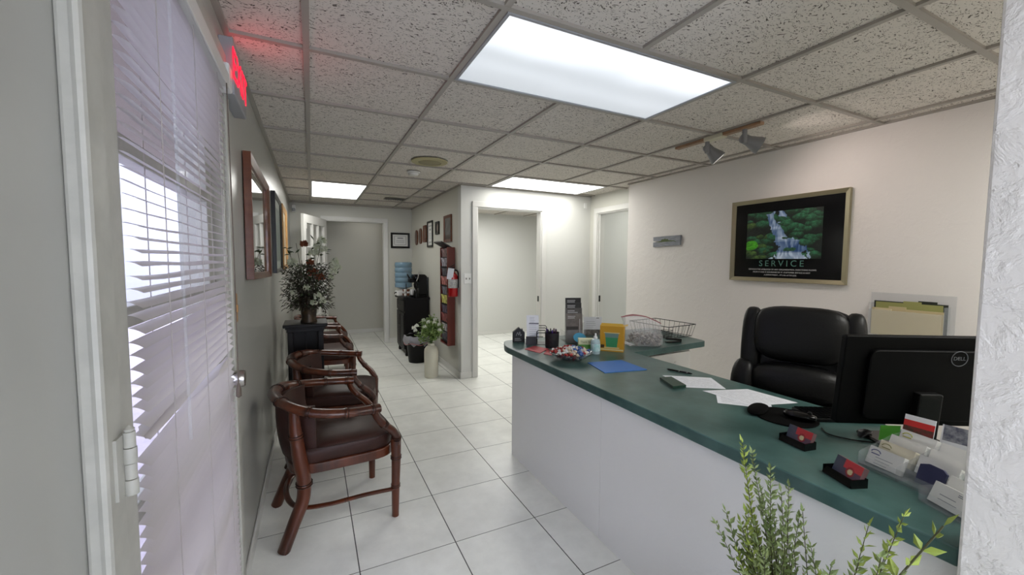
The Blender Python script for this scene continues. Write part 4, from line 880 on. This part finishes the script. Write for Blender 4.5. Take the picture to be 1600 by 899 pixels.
m_redc = mat('red_card', (184, 58, 66), .55)
sheet('red_envelope', 'larger red envelope at the rounded counter end', 'envelope', [(1.30, 2.44), (1.41, 2.50), (1.455, 2.38), (1.335, 2.29)], TZ+.0003, m_redc, .003)
sheet('red_envelope', 'smaller red envelope below the black pen cup', 'envelope', [(1.345, 2.26), (1.43, 2.355), (1.47, 2.33), (1.37, 2.20)], TZ+.0003, m_redc, .003)
sheet('white_packet', 'small white packet between the yellow box and the zipper bag', 'packet', [(2.08, 2.42), (2.14, 2.44), (2.10, 2.24), (2.04, 2.22)], TZ+.0003, m_paper, .003, lines=5)
t = thing('ballpoint_pen', 'black pen with silver bands behind the printed form', 'pen', (1.803, 1.571, TZ+.005), math.atan2(-.137, .05))
MB().tube([(-.07, 0, 0), (-.06, 0, 0), (.055, 0, 0), (.068, 0, 0)], [.002, .0045, .0048, .002], 12).build('barrel', m_blackgloss, t); MB().tube([(-.004, 0, 0), (.002, 0, 0)], .0052, 12).tube([(.04, 0, 0), (.044, 0, 0)], .0053, 12).build('band', m_chrome, t)
MB().bx((.035, 0, .006), (.04, .003, .0015)).build('clip', m_chrome, t, smooth=False)
t = thing('stapler', 'black stapler lying in front of the wire basket', 'stapler', (2.44, 2.19, TZ), math.atan2(-.03, .126))
MB().box(-.065, -.015, 0, .06, .015, .008).build('base', m_blackplastic, t, smooth=False, bevel=.003); MB().bx((0, 0, .024), (.13, .022, .016), (0, .12, 0)).build('arm', m_blackplastic, t, smooth=False, bevel=.005)
# ------------------------------------------------------------------ items at the counter end
m_blk = mat('black_card', (8, 8, 9), .45)
def lines_on(parent, w, h, n, m, x0=0, y0=0, seed=1, name='printed_lines', z=.0006, th=.0018):
    li = MB(); rn = random.Random(seed)
    for i in range(n):
        y = y0+h/2-h*i/max(1, n-1); l_ = w*rn.uniform(.6, 1); li.add([(x0-w/2, y, z), (x0-w/2+l_, y, z), (x0-w/2+l_, y+th, z), (x0-w/2, y+th, z)], [(0, 1, 2, 3)])
    return li.build(name, m, parent, smooth=False)
UPR = lambda o_, tl: Matrix.Rotation(PI/2-tl, 4, 'X')
def stand_card(name, label, cat, loc, rz, outline, th, tl, m, group=None):
    """upright card: local x width, y height, z towards viewer (-y world before rz)"""
    t = bpy.data.objects.new(name, None); C.objects.link(t); tag(t, label, cat, group)
    t.location = loc; t.rotation_euler = (PI/2-tl, 0, rz); return t
FACE = math.radians(-24)   # turn towards the entrance
t = stand_card('house_card_box', 'small black house shaped card box at the counter tip', 'card holder', (1.372, 2.67, TZ), FACE, None, 0, 0, None)
hs = [(-.045, 0), (.045, 0), (.045, .075), (.03, .085), (.03, .1), (.02, .1), (.02, .094), (.0, .112), (-.045, .075)]
MB().prism(hs, -.04, 0).build('box', m_blk, t, smooth=False, bevel=.0015)
lines_on(t, .06, .012, 2, m_inkwhite, 0, .022, 3); MB().tube([(-.02, .05, .001), (-.008, .075, .001), (0, .055, .001), (.008, .08, .001), (.014, .05, .001), (.02, .062, .001)], .0009, 5, smooth=5).build('script_mark', m_inkwhite, t)
t = thing('mail_sorter', 'black metal letter sorter beside the pen cup on the counter', 'letter sorter', (1.468, 2.585, TZ), FACE)
MB().box(-.075, -.05, 0, .085, .06, .003).build('base', m_blackwire, t, smooth=False)
for i in range(4):
    y = -.035+i*.03; x = .055+.004*i; h = .085+.013*i
    MB().tube([(x-.05, y, .003), (x-.05, y, h-.01), (x-.04, y, h), (x+.01, y, h), (x+.02, y, h-.01), (x+.02, y, .003)], .003, 8).build('divider', m_blackwire, t)
MB().box(-.075, -.052, .0, .0, -.049, .055).build('front_plate', mat('dark_mesh', (60, 60, 64), .5), t, smooth=False); MB().tube([(-.075, -.05, .058), (.05, -.05, .058)], .003, 8).build('front_bar', m_blackwire, t)
t = stand_card('appointment_card', 'tall white appointment card leaning in the black sorter', 'card', (1.448, 2.585, TZ+.035), FACE, None, 0, .22, None)
MB().box(-.048, 0, -.001, .042, .175, 0).build('paper', m_paper, t, smooth=False); lines_on(t, .05, .035, 4, m_ink, 0, .14, 4); lines_on(t, .06, .07, 6, m_ink, 0, .06, 5); MB().box(-.03, .108, 0, .042, .118, .0008).build('dark_band', m_ink, t, smooth=False)
t = thing('pen_cup', 'black mesh pen cup full of pens beside the letter sorter', 'pen cup', (1.51, 2.425, TZ))
MB().lathe([(.001, 0), (.045, 0), (.047, .004), (.05, .105), (.053, .107), (.048, .105), (.044, .006), (.001, .004)], 32).build('body', mat('black_mesh', (26, 26, 30), .5, bump=.9, bscale=350, c2=(48, 46, 50), vscale=60), t)
for i in range(9):
    a = i*.7; c_ = ((66, 40, 120), (60, 28, 36), (24, 24, 30))[i % 3]
    o = MB().tube([(0, 0, 0), (0, 0, .10), (0, 0, .115), (0, 0, .122)], [.004, .0042, .005, .003], 8).build('pen', mat('pen_body_%d' % i, c_, .35)); rr_ = .018+.012*(i % 2)
    o.location = (1.51+rr_*math.cos(a), 2.425+rr_*math.sin(a), TZ+.008); o.rotation_euler = (.10*-math.sin(a), .10*math.cos(a), 0)
    cn = ('purple', 'dark red', 'black')[i % 3]; tag(o, cn+' pen standing in the black mesh pen cup', 'pen', cn+' pens in the pen cup')
# brochure tower
t = thing('brochure_holder', 'clear tiered brochure holder on the counter behind the pen cup', 'brochure holder', (1.765, 2.53, TZ), FACE+.12)
pb = MB()
for i in range(4):
    y = -.075+i*.045; pb.box(-.07+.006*i, y, 0, .07+.006*i, y+.002, .10+.05*i)
pb.box(-.072, -.075, 0, .092, .1, .002).box(-.074, -.075, 0, -.072, .1, .08); pb.build('tiers', m_clear, t, smooth=False)
br = [((92, 86, 82), 'frontmost grey brochure with a portrait in the tiered holder', .215), ((70, 68, 66), 'second brochure from the front in the tiered holder', .25), ((30, 30, 32), 'third brochure from the front in the tiered holder', .285), ((14, 14, 16), 'rearmost and tallest black brochure in the tiered holder', .32)]
for i, (c_, lb, h) in enumerate(br):
    o = bpy.data.objects.new('brochure', None); C.objects.link(o); tag(o, lb, 'brochure', 'brochures in the tiered holder')
    R_ = Matrix.Translation((1.765, 2.53, TZ+.004)) @ Matrix.Rotation(FACE+.12, 4, 'Z') @ Matrix.Translation((-.01+.012*i, -.06+i*.045, 0)) @ Matrix.Rotation(PI/2-.08, 4, 'X'); o.matrix_world = R_
    MB().box(-.062, 0, -.009, .062, h, 0).build('cover', mat('brochure_cover_%d' % i, c_, .35, var=.3, vscale=14), o, smooth=False)
    lines_on(o, .08, .012, 2, m_inkwhite, -.01, h-.028, 7+i, th=.004); MB().box(.04, .02, 0, .043, h-.04, .0006).build('side_stripe', m_inkwhite, o, smooth=False)
    if i == 0: MB().prism([(.015+.022*math.cos(a), .055+.028*math.sin(a)) for a in [2*PI*q/20 for q in range(20)]], 0, .0007).build('portrait', mat('portrait_tone', (150, 128, 116), .5, c2=(60, 48, 44), vscale=30), o, smooth=False); MB().box(-.06, .095, 0, .03, .12, .0006).build('photo_band', mat('photo_dark', (48, 44, 42), .5), o, smooth=False)
# candy bowl and candies
t = thing('candy_bowl', 'shallow clear glass bowl heaped with candy at the counter edge', 'bowl', (1.425, 2.065, TZ))
MB().lathe([(.001, 0), (.06, 0), (.085, .01), (.125, .038), (.135, .05), (.131, .051), (.12, .042), (.082, .015), (.055, .007), (.001, .006)], 40).build('glass', glassmat('bowl_glass', (90, 100, 110), .4), t)
rn = random.Random(9); cm = {k_: mat('candy_'+k_, c_, .25, coat=.4) for k_, c_ in {'white': (214, 212, 208), 'red': (160, 44, 40), 'blue': (52, 88, 150), 'cream': (206, 188, 166)}.items()}
def candy_mesh(m):
    mb = MB().puff((0, 0, 0), (.022, .019, .016), .9, 10, 6)
    for s_ in (-1, 1): mb.lathe([(.002, .009), (.006, .015), (.001, .0145)], 7, rot=Matrix.Rotation(s_*PI/2, 3, 'Y'))
    return mb
protos = {k_: candy_mesh(m_).build('wrapped_candy', m_) for k_, m_ in cm.items()}; used = set(); pts_ = []
for lay, (R0, z_, cnt) in enumerate(((.07, .022, 16), (.10, .044, 30), (.118, .058, 32), (.085, .064, 26), (.05, .072, 16), (.02, .08, 4))):
    for i in range(cnt):
        a = 2*PI*i/cnt+lay*.37; r_ = R0*rn.uniform(.72, 1.0); x, y = r_*math.cos(a), r_*math.sin(a)
        k_ = 'blue' if (x-y*.3 > .0 and y < .035 and rn.random() < .65) else ('red' if y > .0 and rn.random() < .62 else rn.choice(['white', 'cream', 'red']))
        if k_ in used: o = protos[k_].copy(); C.objects.link(o)
        else: o = protos[k_]; used.add(k_)
        o.location = (1.425+x, 2.065+y, TZ+z_-.004*abs(r_/.1)+rn.uniform(-.004, .004)); o.rotation_euler = (rn.uniform(-.6, .6), rn.uniform(-.6, .6), rn.uniform(0, 6.3))
        tag(o, '%s wrapped candy heaped in the clear glass bowl' % k_, 'candy', '%s wrapped candies in the glass bowl' % k_)
# small items
t = thing('plastic_dish', 'light blue round plastic dish on a stand in front of the brochures', 'dish', (1.70, 2.36, TZ), FACE)
MB().lathe([(.03, 0), (.03, .004), (.006, .008), (.006, .05)], 18).build('stand', m_clear, t); MB().lathe([(.001, 0), (.03, .002), (.046, .012), (.043, .013), (.001, .006)], 28, (0, 0, .055), rot=Matrix.Rotation(.7, 3, 'X')).build('dish', mat('light_blue', (86, 168, 206), .25), t)
t = thing('tea_box', 'small cream and green box beside the hand sanitizer', 'box', (1.655, 2.225, TZ), FACE-.1)
MB().box(-.052, -.03, 0, .052, .03, .048).build('carton', mat('grass_green', (84, 142, 58), .5, var=.15, vscale=30), t, smooth=False, bevel=.001)
MB().box(-.052, -.025, .048, .052, .03, .085).build('lid', mat('pale_cream', (212, 214, 176), .5), t, smooth=False, bevel=.001); text('box_lettering', 'Thank You', .018, mat('olive_ink', (110, 118, 70), .6), t, (0, -.0256, .066), FNY)
sc = thing('name_card', 'folded tan name card behind the candy bowl', 'card', (1.52, 2.225, TZ), FACE)
MB().add([(-.04, -.018, 0), (.04, -.018, 0), (.04, 0, .036), (-.04, 0, .036), (-.04, .018, 0), (.04, .018, 0)], [(0, 1, 2, 3), (3, 2, 5, 4)]).build('card', mat('tan_card', (186, 166, 138), .6), sc, smooth=False)
t = thing('sanitizer_bottle', 'clear hand sanitizer bottle with white cap beside the yellow box', 'bottle', (1.665, 2.135, TZ))
MB().lathe([(.001, 0), (.029, 0), (.031, .004), (.031, .08), (.026, .094), (.012, .1), (.001, .1)], 28).build('body', glassmat('pale_blue_plastic', (196, 220, 226), .75, .15), t); MB().lathe([(.013, .098), (.013, .112), (.008, .116), (.006, .134), (.001, .135)], 18).build('cap', m_white, t)
MB().lathe([(.0314, .02), (.0318, .021), (.0318, .066), (.0314, .067)], 28, caps=False).build('label_band', mat('aqua_label', (140, 196, 196), .5, c2=(214, 232, 232), vscale=50), t)
t = stand_card('info_card', 'white info card in a clear stand behind the sanitizer bottle', 'card', (2.07, 2.69, TZ), FACE, None, 0, .08, None)
MB().box(-.075, .0, -.003, .075, .15, 0).build('paper', m_paper, t, smooth=False); lines_on(t, .09, .06, 5, m_ink, -.01, .08, 12); lines_on(t, .035, .0, 1, m_inkdark, .045, .138, 13, th=.005)
MB().box(-.075, -.0, 0, .075, .045, .0008).build('dark_photo', mat('photo_grey', (70, 66, 66), .4, c2=(140, 136, 132), vscale=30), t, smooth=False)
# yellow box
t = thing('yellow_carton', 'yellow carton with a green tumbler picture on the counter', 'box', (1.80, 2.135, TZ), math.atan2(-.132, .058)+.35)
MB().box(-.078, 0, 0, .078, .10, .172).build('carton', mat('ochre_card', (196, 146, 34), .5), t, smooth=False, bevel=.001)
MB().add([(-.078, 0, .172), (.078, 0, .172), (.07, .012, .19), (-.07, .012, .19)], [(0, 1, 2, 3)]).add([(.078, 0, .172), (.078, .1, .172), (.1, .09, .178), (.1, .01, .178)], [(0, 1, 2, 3)]).build('flap', mat('ochre_flap', (206, 164, 62), .6), t, smooth=False)
MB().add([(-.035, -.0008, .03), (.035, -.0008, .03), (.042, -.0008, .095), (-.042, -.0008, .095)], [(0, 1, 2, 3)]).build('tumbler_picture', mat('print_green', (58, 140, 92), .4), t, smooth=False)
MB().add([(-.042, -.0008, .095), (.042, -.0008, .095), (.046, -.0008, .125), (-.046, -.0008, .125)], [(0, 1, 2, 3)]).build('tumbler_rim', mat('print_grey', (108, 136, 132), .4), t, smooth=False)
MB().box(-.052, -.0014, .124, .052, -.0009, .13).box(-.078, -.001, .008, .078, -.0006, .018).box(-.05, -.001, .022, .05, -.0006, .03).build('printed_trim', mat('print_cream', (206, 190, 140), .4), t, smooth=False)
MB().box(-.072, -.001, .024, -.048, -.0006, .045).build('dark_print', mat('print_brown', (70, 52, 30), .5), t, smooth=False)
# zipper bag
t = thing('zipper_bag', 'open clear zipper bag with pinkish seal on the short worktop arm', 'plastic bag', (2.17, 2.22, TZ), FACE)
bg = MB(); n = 40; vs = []; rows = [(.13, .075, .0), (.142, .085, .03), (.14, .08, .08), (.135, .06, .12), (.14, .035, .16), (.145, .02, .19)]
for a_, b_, z_ in rows:
    for j in range(n):
        a = 2*PI*j/n; wv = .004*math.sin(5*a+z_*60)+.003*math.sin(11*a); tx = math.cos(a)
        vs.append(((a_+wv)*math.copysign(abs(tx)**.8, tx)-.02*(z_/.19), (b_+wv)*math.sin(a), z_+.002+(z_/.19)*(.022*math.sin(1.2-tx*2.2)-.018*tx)))
bg.add(vs, [(i*n+j, i*n+(j+1) % n, (i+1)*n+(j+1) % n, (i+1)*n+j) for i in range(5) for j in range(n)]+[tuple(range(n))[::-1]]).build('bag', m_clear2, t)
MB().tube([Vector(v_) for v_ in vs[-n:]], .0035, 6, closed=True).build('seal', mat('pink_seal', (176, 118, 124), .4), t)
st = MB(); rn = random.Random(4)
for i in range(150):
    a = rn.uniform(0, 2*PI); r_ = rn.random()**.5; z_ = rn.uniform(.01, .092)*(1-.25*r_); st.mi = rn.choice((0, 0, 1, 2))
    st.bx((.115*r_*math.cos(a), .062*r_*math.sin(a), z_), (rn.uniform(.02, .04), rn.uniform(.012, .02), .006), (rn.uniform(-1, 1), rn.uniform(-1, 1), rn.uniform(0, 3)))
o = st.build('wrapped_mints', [mat('mint_grey', (112, 104, 98), .4), mat('mint_pale', (176, 168, 160), .4), mat('mint_brown', (70, 54, 50), .4)], smooth=False); place(o, (2.17, 2.22, TZ+.004), FACE); tag(o, 'pile of small grey wrapped pieces filling the clear zipper bag', 'candy', kind='stuff')
# wire basket
t = thing('wire_basket', 'black wire letter basket on the short worktop arm', 'basket', (2.62, 2.48, TZ), math.radians(5))
wb = MB(); a_, b_, h_ = .165, .2, .1
top = [(-a_, -b_, h_), (a_, -b_, h_), (a_, b_, h_), (-a_, b_, h_)]; bot = [(-a_+.02, -b_+.02, .004), (a_-.02, -b_+.02, .004), (a_-.02, b_-.02, .004), (-a_+.02, b_-.02, .004)]
for i in range(4): wb.tube([top[i], top[(i+1) % 4]], .003, 6).tube([bot[i], bot[(i+1) % 4]], .002, 6)
for i in range(4):
    for q in range(9): f_ = q/8; wb.tube([Vector(top[i]).lerp(Vector(top[(i+1) % 4]), f_), Vector(bot[i]).lerp(Vector(bot[(i+1) % 4]), f_)], .0014, 5)
for q in range(1, 8): f_ = q/8; wb.tube([Vector(bot[0]).lerp(Vector(bot[1]), f_), Vector(bot[3]).lerp(Vector(bot[2]), f_)], .0013, 5)
wb.build('wirework', m_blackwire, t)
t = thing('wire_desk_tray', 'small black wire cup standing inside the wire basket', 'wire holder', (2.54, 2.36, TZ+.008))
wc = MB()
for z_ in (.0, .025, .05): wc.tube([(-.045, -.03, z_), (.045, -.03, z_), (.045, .03, z_), (-.045, .03, z_)], .0016, 5, closed=True)
for q in range(6): x_ = -.045+.018*q; wc.tube([(x_, -.03, .05), (x_, -.03, 0), (x_, .03, 0), (x_, .03, .05)], .0012, 5)
wc.build('wirework', m_blackwire, t)
# ------------------------------------------------------------------ business cards
m_cardw = mat('card_white', (226, 226, 222), .55); m_cardedge = m_cardw
def card_rack(loc, rz, face_c, label):
    t = thing('business_card_stand', label, 'card holder', loc, rz)
    # local x card width, -y front
    MB().prism([(-.03, 0), (.03, 0), (.012, .02), (.0, .02)], -.045, .045, Matrix.Rotation(PI/2, 4, 'Y') @ Matrix.Rotation(PI/2, 4, 'Z')).build('base', m_blackgloss, t, smooth=False)
    return t
for (x_, y_), rz, lb in (((1.437, .765), math.radians(-100), 'black card stand with red and blue cards, nearer the mouse pad'), ((1.322, .578), math.radians(-112), 'black card stand with red and blue cards, nearer the clear card rack')):
    t = thing('card_stand', lb, 'card holder', (x_, y_, TZ), rz)
    MB().bx((0, -.018, .011), (.09, .006, .022), (-.35, 0, 0)).bx((0, .02, .014), (.09, .006, .026), (-.35, 0, 0)).box(-.045, -.02, 0, .045, .024, .005).box(-.046, -.022, 0, -.043, .026, .024).box(.043, -.022, 0, .046, .026, .024).build('holder', m_blackgloss, t, smooth=False)
    o = bpy.data.objects.new('business_card_stack', None); C.objects.link(o); tag(o, 'stack of red and blue business cards in the '+('stand nearer the mouse pad' if y_ > .7 else 'stand nearer the clear card rack'), 'business cards')
    o.matrix_world = Matrix.Translation((x_, y_, TZ+.007)) @ Matrix.Rotation(rz, 4, 'Z') @ Matrix.Rotation(PI/2-.38, 4, 'X')
    def cardfn(u, v):
        d_ = math.hypot((u-.62)*1.7, v-.42)
        if d_ < .16: return (206, 192, 150)
        if d_ < .26: return (150, 30, 40)
        if u > .35 and v > .52: return (190, 52, 58)
        return (58+40*u, 66, 84)
    MB().box(-.041, 0, -.016, .041, .05, 0).build('cards', mat('card_stack_edge', (120, 90, 92), .6), o, smooth=False)
    printed('card_face', .082, .05, cardfn, m_print, o, (0, .025, .0004), (0, 0, 0), 36, 24)
# clear 4 tier rack with card stacks
RX, RY, RZ = 1.53, .49, math.radians(-103)
t = thing('clear_card_rack', 'clear acrylic tiered rack full of business cards on the worktop', 'card rack', (RX, RY, TZ), RZ)
rk_ = MB()
for i in range(4):
    y = -.09+i*.04; rk_.box(-.098, y, .0, .098, y+.002, .035+.015*i).box(-.098, y, .008+.013*i, .098, y+.036, .010+.013*i)
for x_ in (-.1, -.001, .098): rk_.prism([(-.09, 0), (.075, 0), (.075, .085), (.04, .08), (-.09, .04)], x_, x_+.002, Matrix(((0, 0, 1, 0), (1, 0, 0, 0), (0, 1, 0, 0), (0, 0, 0, 1))))
rk_.build('tiers', m_clear, t, smooth=False)
names = [['front left stack of white business cards', 'front right stack of dark blue cards'], ['second row left stack of cream business cards', 'second row right stack of white business cards'], ['third row left stack of white business cards', 'third row right stack of white business cards'], ['rear left stack of business cards with yellow logo', 'rear right stack of white business cards']]
Rk = Matrix.Translation((RX, RY, TZ)) @ Matrix.Rotation(RZ, 4, 'Z')
for i in range(4):
    for j in range(2):
        if i == 0 and j == 1: continue
        o = bpy.data.objects.new('business_card_stack', None); C.objects.link(o); tag(o, names[i][j]+' in the clear rack', 'business cards', 'business cards in the clear rack')
        o.matrix_world = Rk @ Matrix.Translation((-.0495+.099*j, -.072+i*.04, .012+.013*i)) @ Matrix.Rotation(PI/2-.42, 4, 'X')
        c_ = (214, 208, 188) if (i, j) == (1, 0) else (226, 226, 224)
        mb = MB().prism(rounded([(-.044, 0), (.044, 0), (.044, .052), (-.044, .052)], [.002]*4, 2), -.018, 0); mb.build('cards', mat('cards_%d%d' % (i, j), c_, .6, c2=[x-8 for x in c_], vscale=4, stretch=(1, 1, 90)), o, smooth=False)
        lines_on(o, .055, .018, 3, m_ink, .005, .014, 30+i*2+j, th=.0013)
        if (i, j) in ((1, 0), (3, 0), (0, 0)):
            lc = {(1, 0): (150, 146, 110), (3, 0): (176, 176, 70), (0, 0): (96, 100, 140)}[(i, j)]
            MB().tube([(-.025+.012*math.cos(a), .036+.008*math.sin(a), .0005) for a in [PI*q/10 for q in range(11)]], .0014, 5).box(-.036, .03, 0, -.014, .033, .0006).build('logo', mat('card_logo_%d' % i, lc, .5), o, smooth=False)
o = bpy.data.objects.new('business_card_stack', None); C.objects.link(o); tag(o, 'curled dark blue cards leaning at the front right of the clear rack', 'business cards', 'business cards in the clear rack'); o.matrix_world = Rk @ Matrix.Translation((.05, -.07, .014)) @ Matrix.Rotation(PI/2-.3, 4, 'X')
MB().prism([(-.02, 0), (.036, 0), (.04, .05), (.03, .058), (0, .06), (-.018, .052)], -.008, 0).build('cards', mat('navy_card', (44, 48, 82), .5), o, smooth=False)
# brochures behind the rack
def fl_card(name, label, cat, loc, rz, tl, w, h, parts, m=m_paper):
    o = bpy.data.objects.new(name, None); C.objects.link(o); tag(o, label, cat)
    o.matrix_world = Matrix.Translation(loc) @ Matrix.Rotation(rz, 4, 'Z') @ Matrix.Rotation(PI/2-tl, 4, 'X')
    MB().box(-w/2, 0, -.004, w/2, h, 0).build('paper', m, o, smooth=False)
    for nm, a, b, c, d_, mm in parts: MB().box(-w/2+w*a, h*b, 0, -w/2+w*c, h*d_, .0006).build(nm, mm, o, smooth=False)
    return o
fl_card('brochure', 'red topped brochure with berry picture standing behind the business cards', 'brochure', (1.63, .54, TZ+.02), RZ+.25, .3, .07, .12, (('red_band', .0, .72, 1, .87, mat('band_red', (196, 40, 34), .5)), ('berry_photo', 0, .0, 1, .72, mat('berry_print', (60, 56, 34), .5, c2=(134, 40, 40), vscale=60))))
fl_card('brochure', 'white brochure with grey photo standing behind the clear rack near the pillar', 'brochure', (1.625, .45, TZ+.02), RZ+.3, .34, .075, .12, (('photo', .05, .62, 1, 1, mat('grey_photo', (70, 72, 92), .5, c2=(150, 152, 158), vscale=50)), ('text_band', .3, .45, .8, .48, m_ink)))
RX2, RY2 = 1.388, .385
t = thing('clear_card_holder', 'small clear card holder on the worktop against the pillar', 'card holder', (RX2, RY2, TZ), RZ-.2)
MB().box(-.048, -.03, 0, .048, .05, .003).box(-.048, -.03, .003, .048, -.028, .03).box(-.05, -.03, 0, -.048, .05, .04).box(.048, -.03, 0, .05, .05, .04).build('tray', m_clear, t, smooth=False)
Rk2 = Matrix.Translation((RX2, RY2, TZ)) @ Matrix.Rotation(RZ-.2, 4, 'Z')
for i, lb in enumerate(('front stack of white business cards in the small clear holder by the pillar', 'rear stack of white business cards in the small clear holder by the pillar')):
    o = bpy.data.objects.new('business_card_stack', None); C.objects.link(o); tag(o, lb, 'business cards'); o.matrix_world = Rk2 @ Matrix.Translation((0, -.012+i*.035, .006+.004*i)) @ Matrix.Rotation(PI/2-.42, 4, 'X')
    MB().box(-.045, 0, -.014, .045, .053+.01*i, 0).build('cards', m_cardw, o, smooth=False); lines_on(o, .05, .012, 2, m_ink, 0, .02, 60+i, th=.0014); lines_on(o, .02, .004, 2, m_ink, .02, .042, 64+i)
# ------------------------------------------------------------------ artificial shrub in front of the counter
t = thing('plant_pot', 'dark grey pot on the floor holding the leafy shrub before the counter', 'pot', (1.04, .50, 0))
MB().lathe([(.001, 0), (.11, 0), (.115, .01), (.14, .28), (.148, .29), (.148, .31), (.135, .31), (.13, .27), (.001, .26)], 32).build('body', mat('grey_pot', (74, 74, 72), .5), t)
t = thing('leafy_shrub', 'feathery light green shrub rising in front of the counter panel', 'plant', (1.04, .50, .26))
m_sl = mat('pale_green_leaf', (108, 128, 72), .5, c2=(138, 152, 96), vscale=14); m_sl2 = mat('yellow_green_leaf', (136, 156, 62), .5, c2=(164, 180, 84), vscale=14); m_ss = mat('twig', (74, 74, 48), .7)
stm, la, lb_ = MB(), MB(), MB(); rn = random.Random(21); O_ = Vector((1.04, .50, .26))
def sprig(tip, bend, ln, wd, tgt, dens=.011, start=.25, rad=.0018):
    tip = Vector(tip)-O_; b0 = Vector((rn.uniform(-.04, .04), rn.uniform(-.04, .04), 0)); mid = b0.lerp(tip, .5)+Vector(bend)
    P_, _ = catmull([b0, mid, tip], [1, 1, 1], 30); stm.tube(P_[::3]+[P_[-1]], [rad*(1-.6*i/len(P_[::3])) for i in range(len(P_[::3])+1)], 5)
    acc = 0; side = 0
    for i in range(1, len(P_)):
        acc += (P_[i]-P_[i-1]).length
        if i/len(P_) > start and acc > dens:
            acc = 0; dv = (P_[i]-P_[i-1]).normalized(); side += 1; az = side*PI/2+rn.uniform(-.5, .5)
            px = dv.cross(Vector((0, 0, 1)) if abs(dv.z) < .95 else Vector((1, 0, 0))).normalized(); py = dv.cross(px)
            for s_ in (-1, 1):
                o_ = (px*math.cos(az)+py*math.sin(az))*s_; k_ = rn.uniform(.75, 1.15)*(1 if i/len(P_) < .92 else .7); tgt.leaf(P_[i], dv*.85+o_*.9, ln*k_, wd*k_, upv=(px if rn.random() < .5 else py))
    tgt.leaf(P_[-1], (P_[-1]-P_[-2]), ln, wd)
    return P_
L1 = [(1.05, .696, .875), (1.02, .60, .85), (1.0, .70, .69), (1.03, .665, .70), (1.05, .545, .75), (1.08, .62, .70), (1.0, .63, .64), (1.06, .66, .62), (.98, .58, .66), (1.08, .71, .63), (1.02, .56, .64), (1.07, .60, .78), (1.0, .66, .60), (1.1, .64, .6), (.97, .62, .58)]
for i, p in enumerate(L1):
    P_ = sprig(p, (rn.uniform(-.01, .02), .03, .03), .025, .010, la if i % 3 else lb_, .0085)
    for q in range(2):
        c_ = P_[int(len(P_)*rn.uniform(.55, .8))]+O_; sprig(c_+Vector((rn.uniform(-.05, .05), rn.uniform(-.05, .05), rn.uniform(.05, .10))), (0, 0, 0), .021, .009, la, .009, .72)
L2 = [(1.04, .51, .70), (1.02, .48, .66), (1.0, .45, .71), (1.05, .41, .812), (1.02, .41, .74), (1.05, .376, .79), (.98, .36, .80), (1.04, .352, .87), (1.0, .42, .66), (1.03, .39, .70), (.98, .33, .78)]
for i, p in enumerate(L2): sprig(p, (0, -.01, .03), .025, .010, lb_ if i % 2 else la, .012)
P_ = sprig((1.06, .302, .875), (-.02, .03, -.06), .038, .018, lb_, .03, .6, .004)
stm.build('stems', m_ss, t); la.build('leaves', m_sl, t); lb_.build('young_leaves', m_sl2, t)['label'] = 'yellow green young leaves'
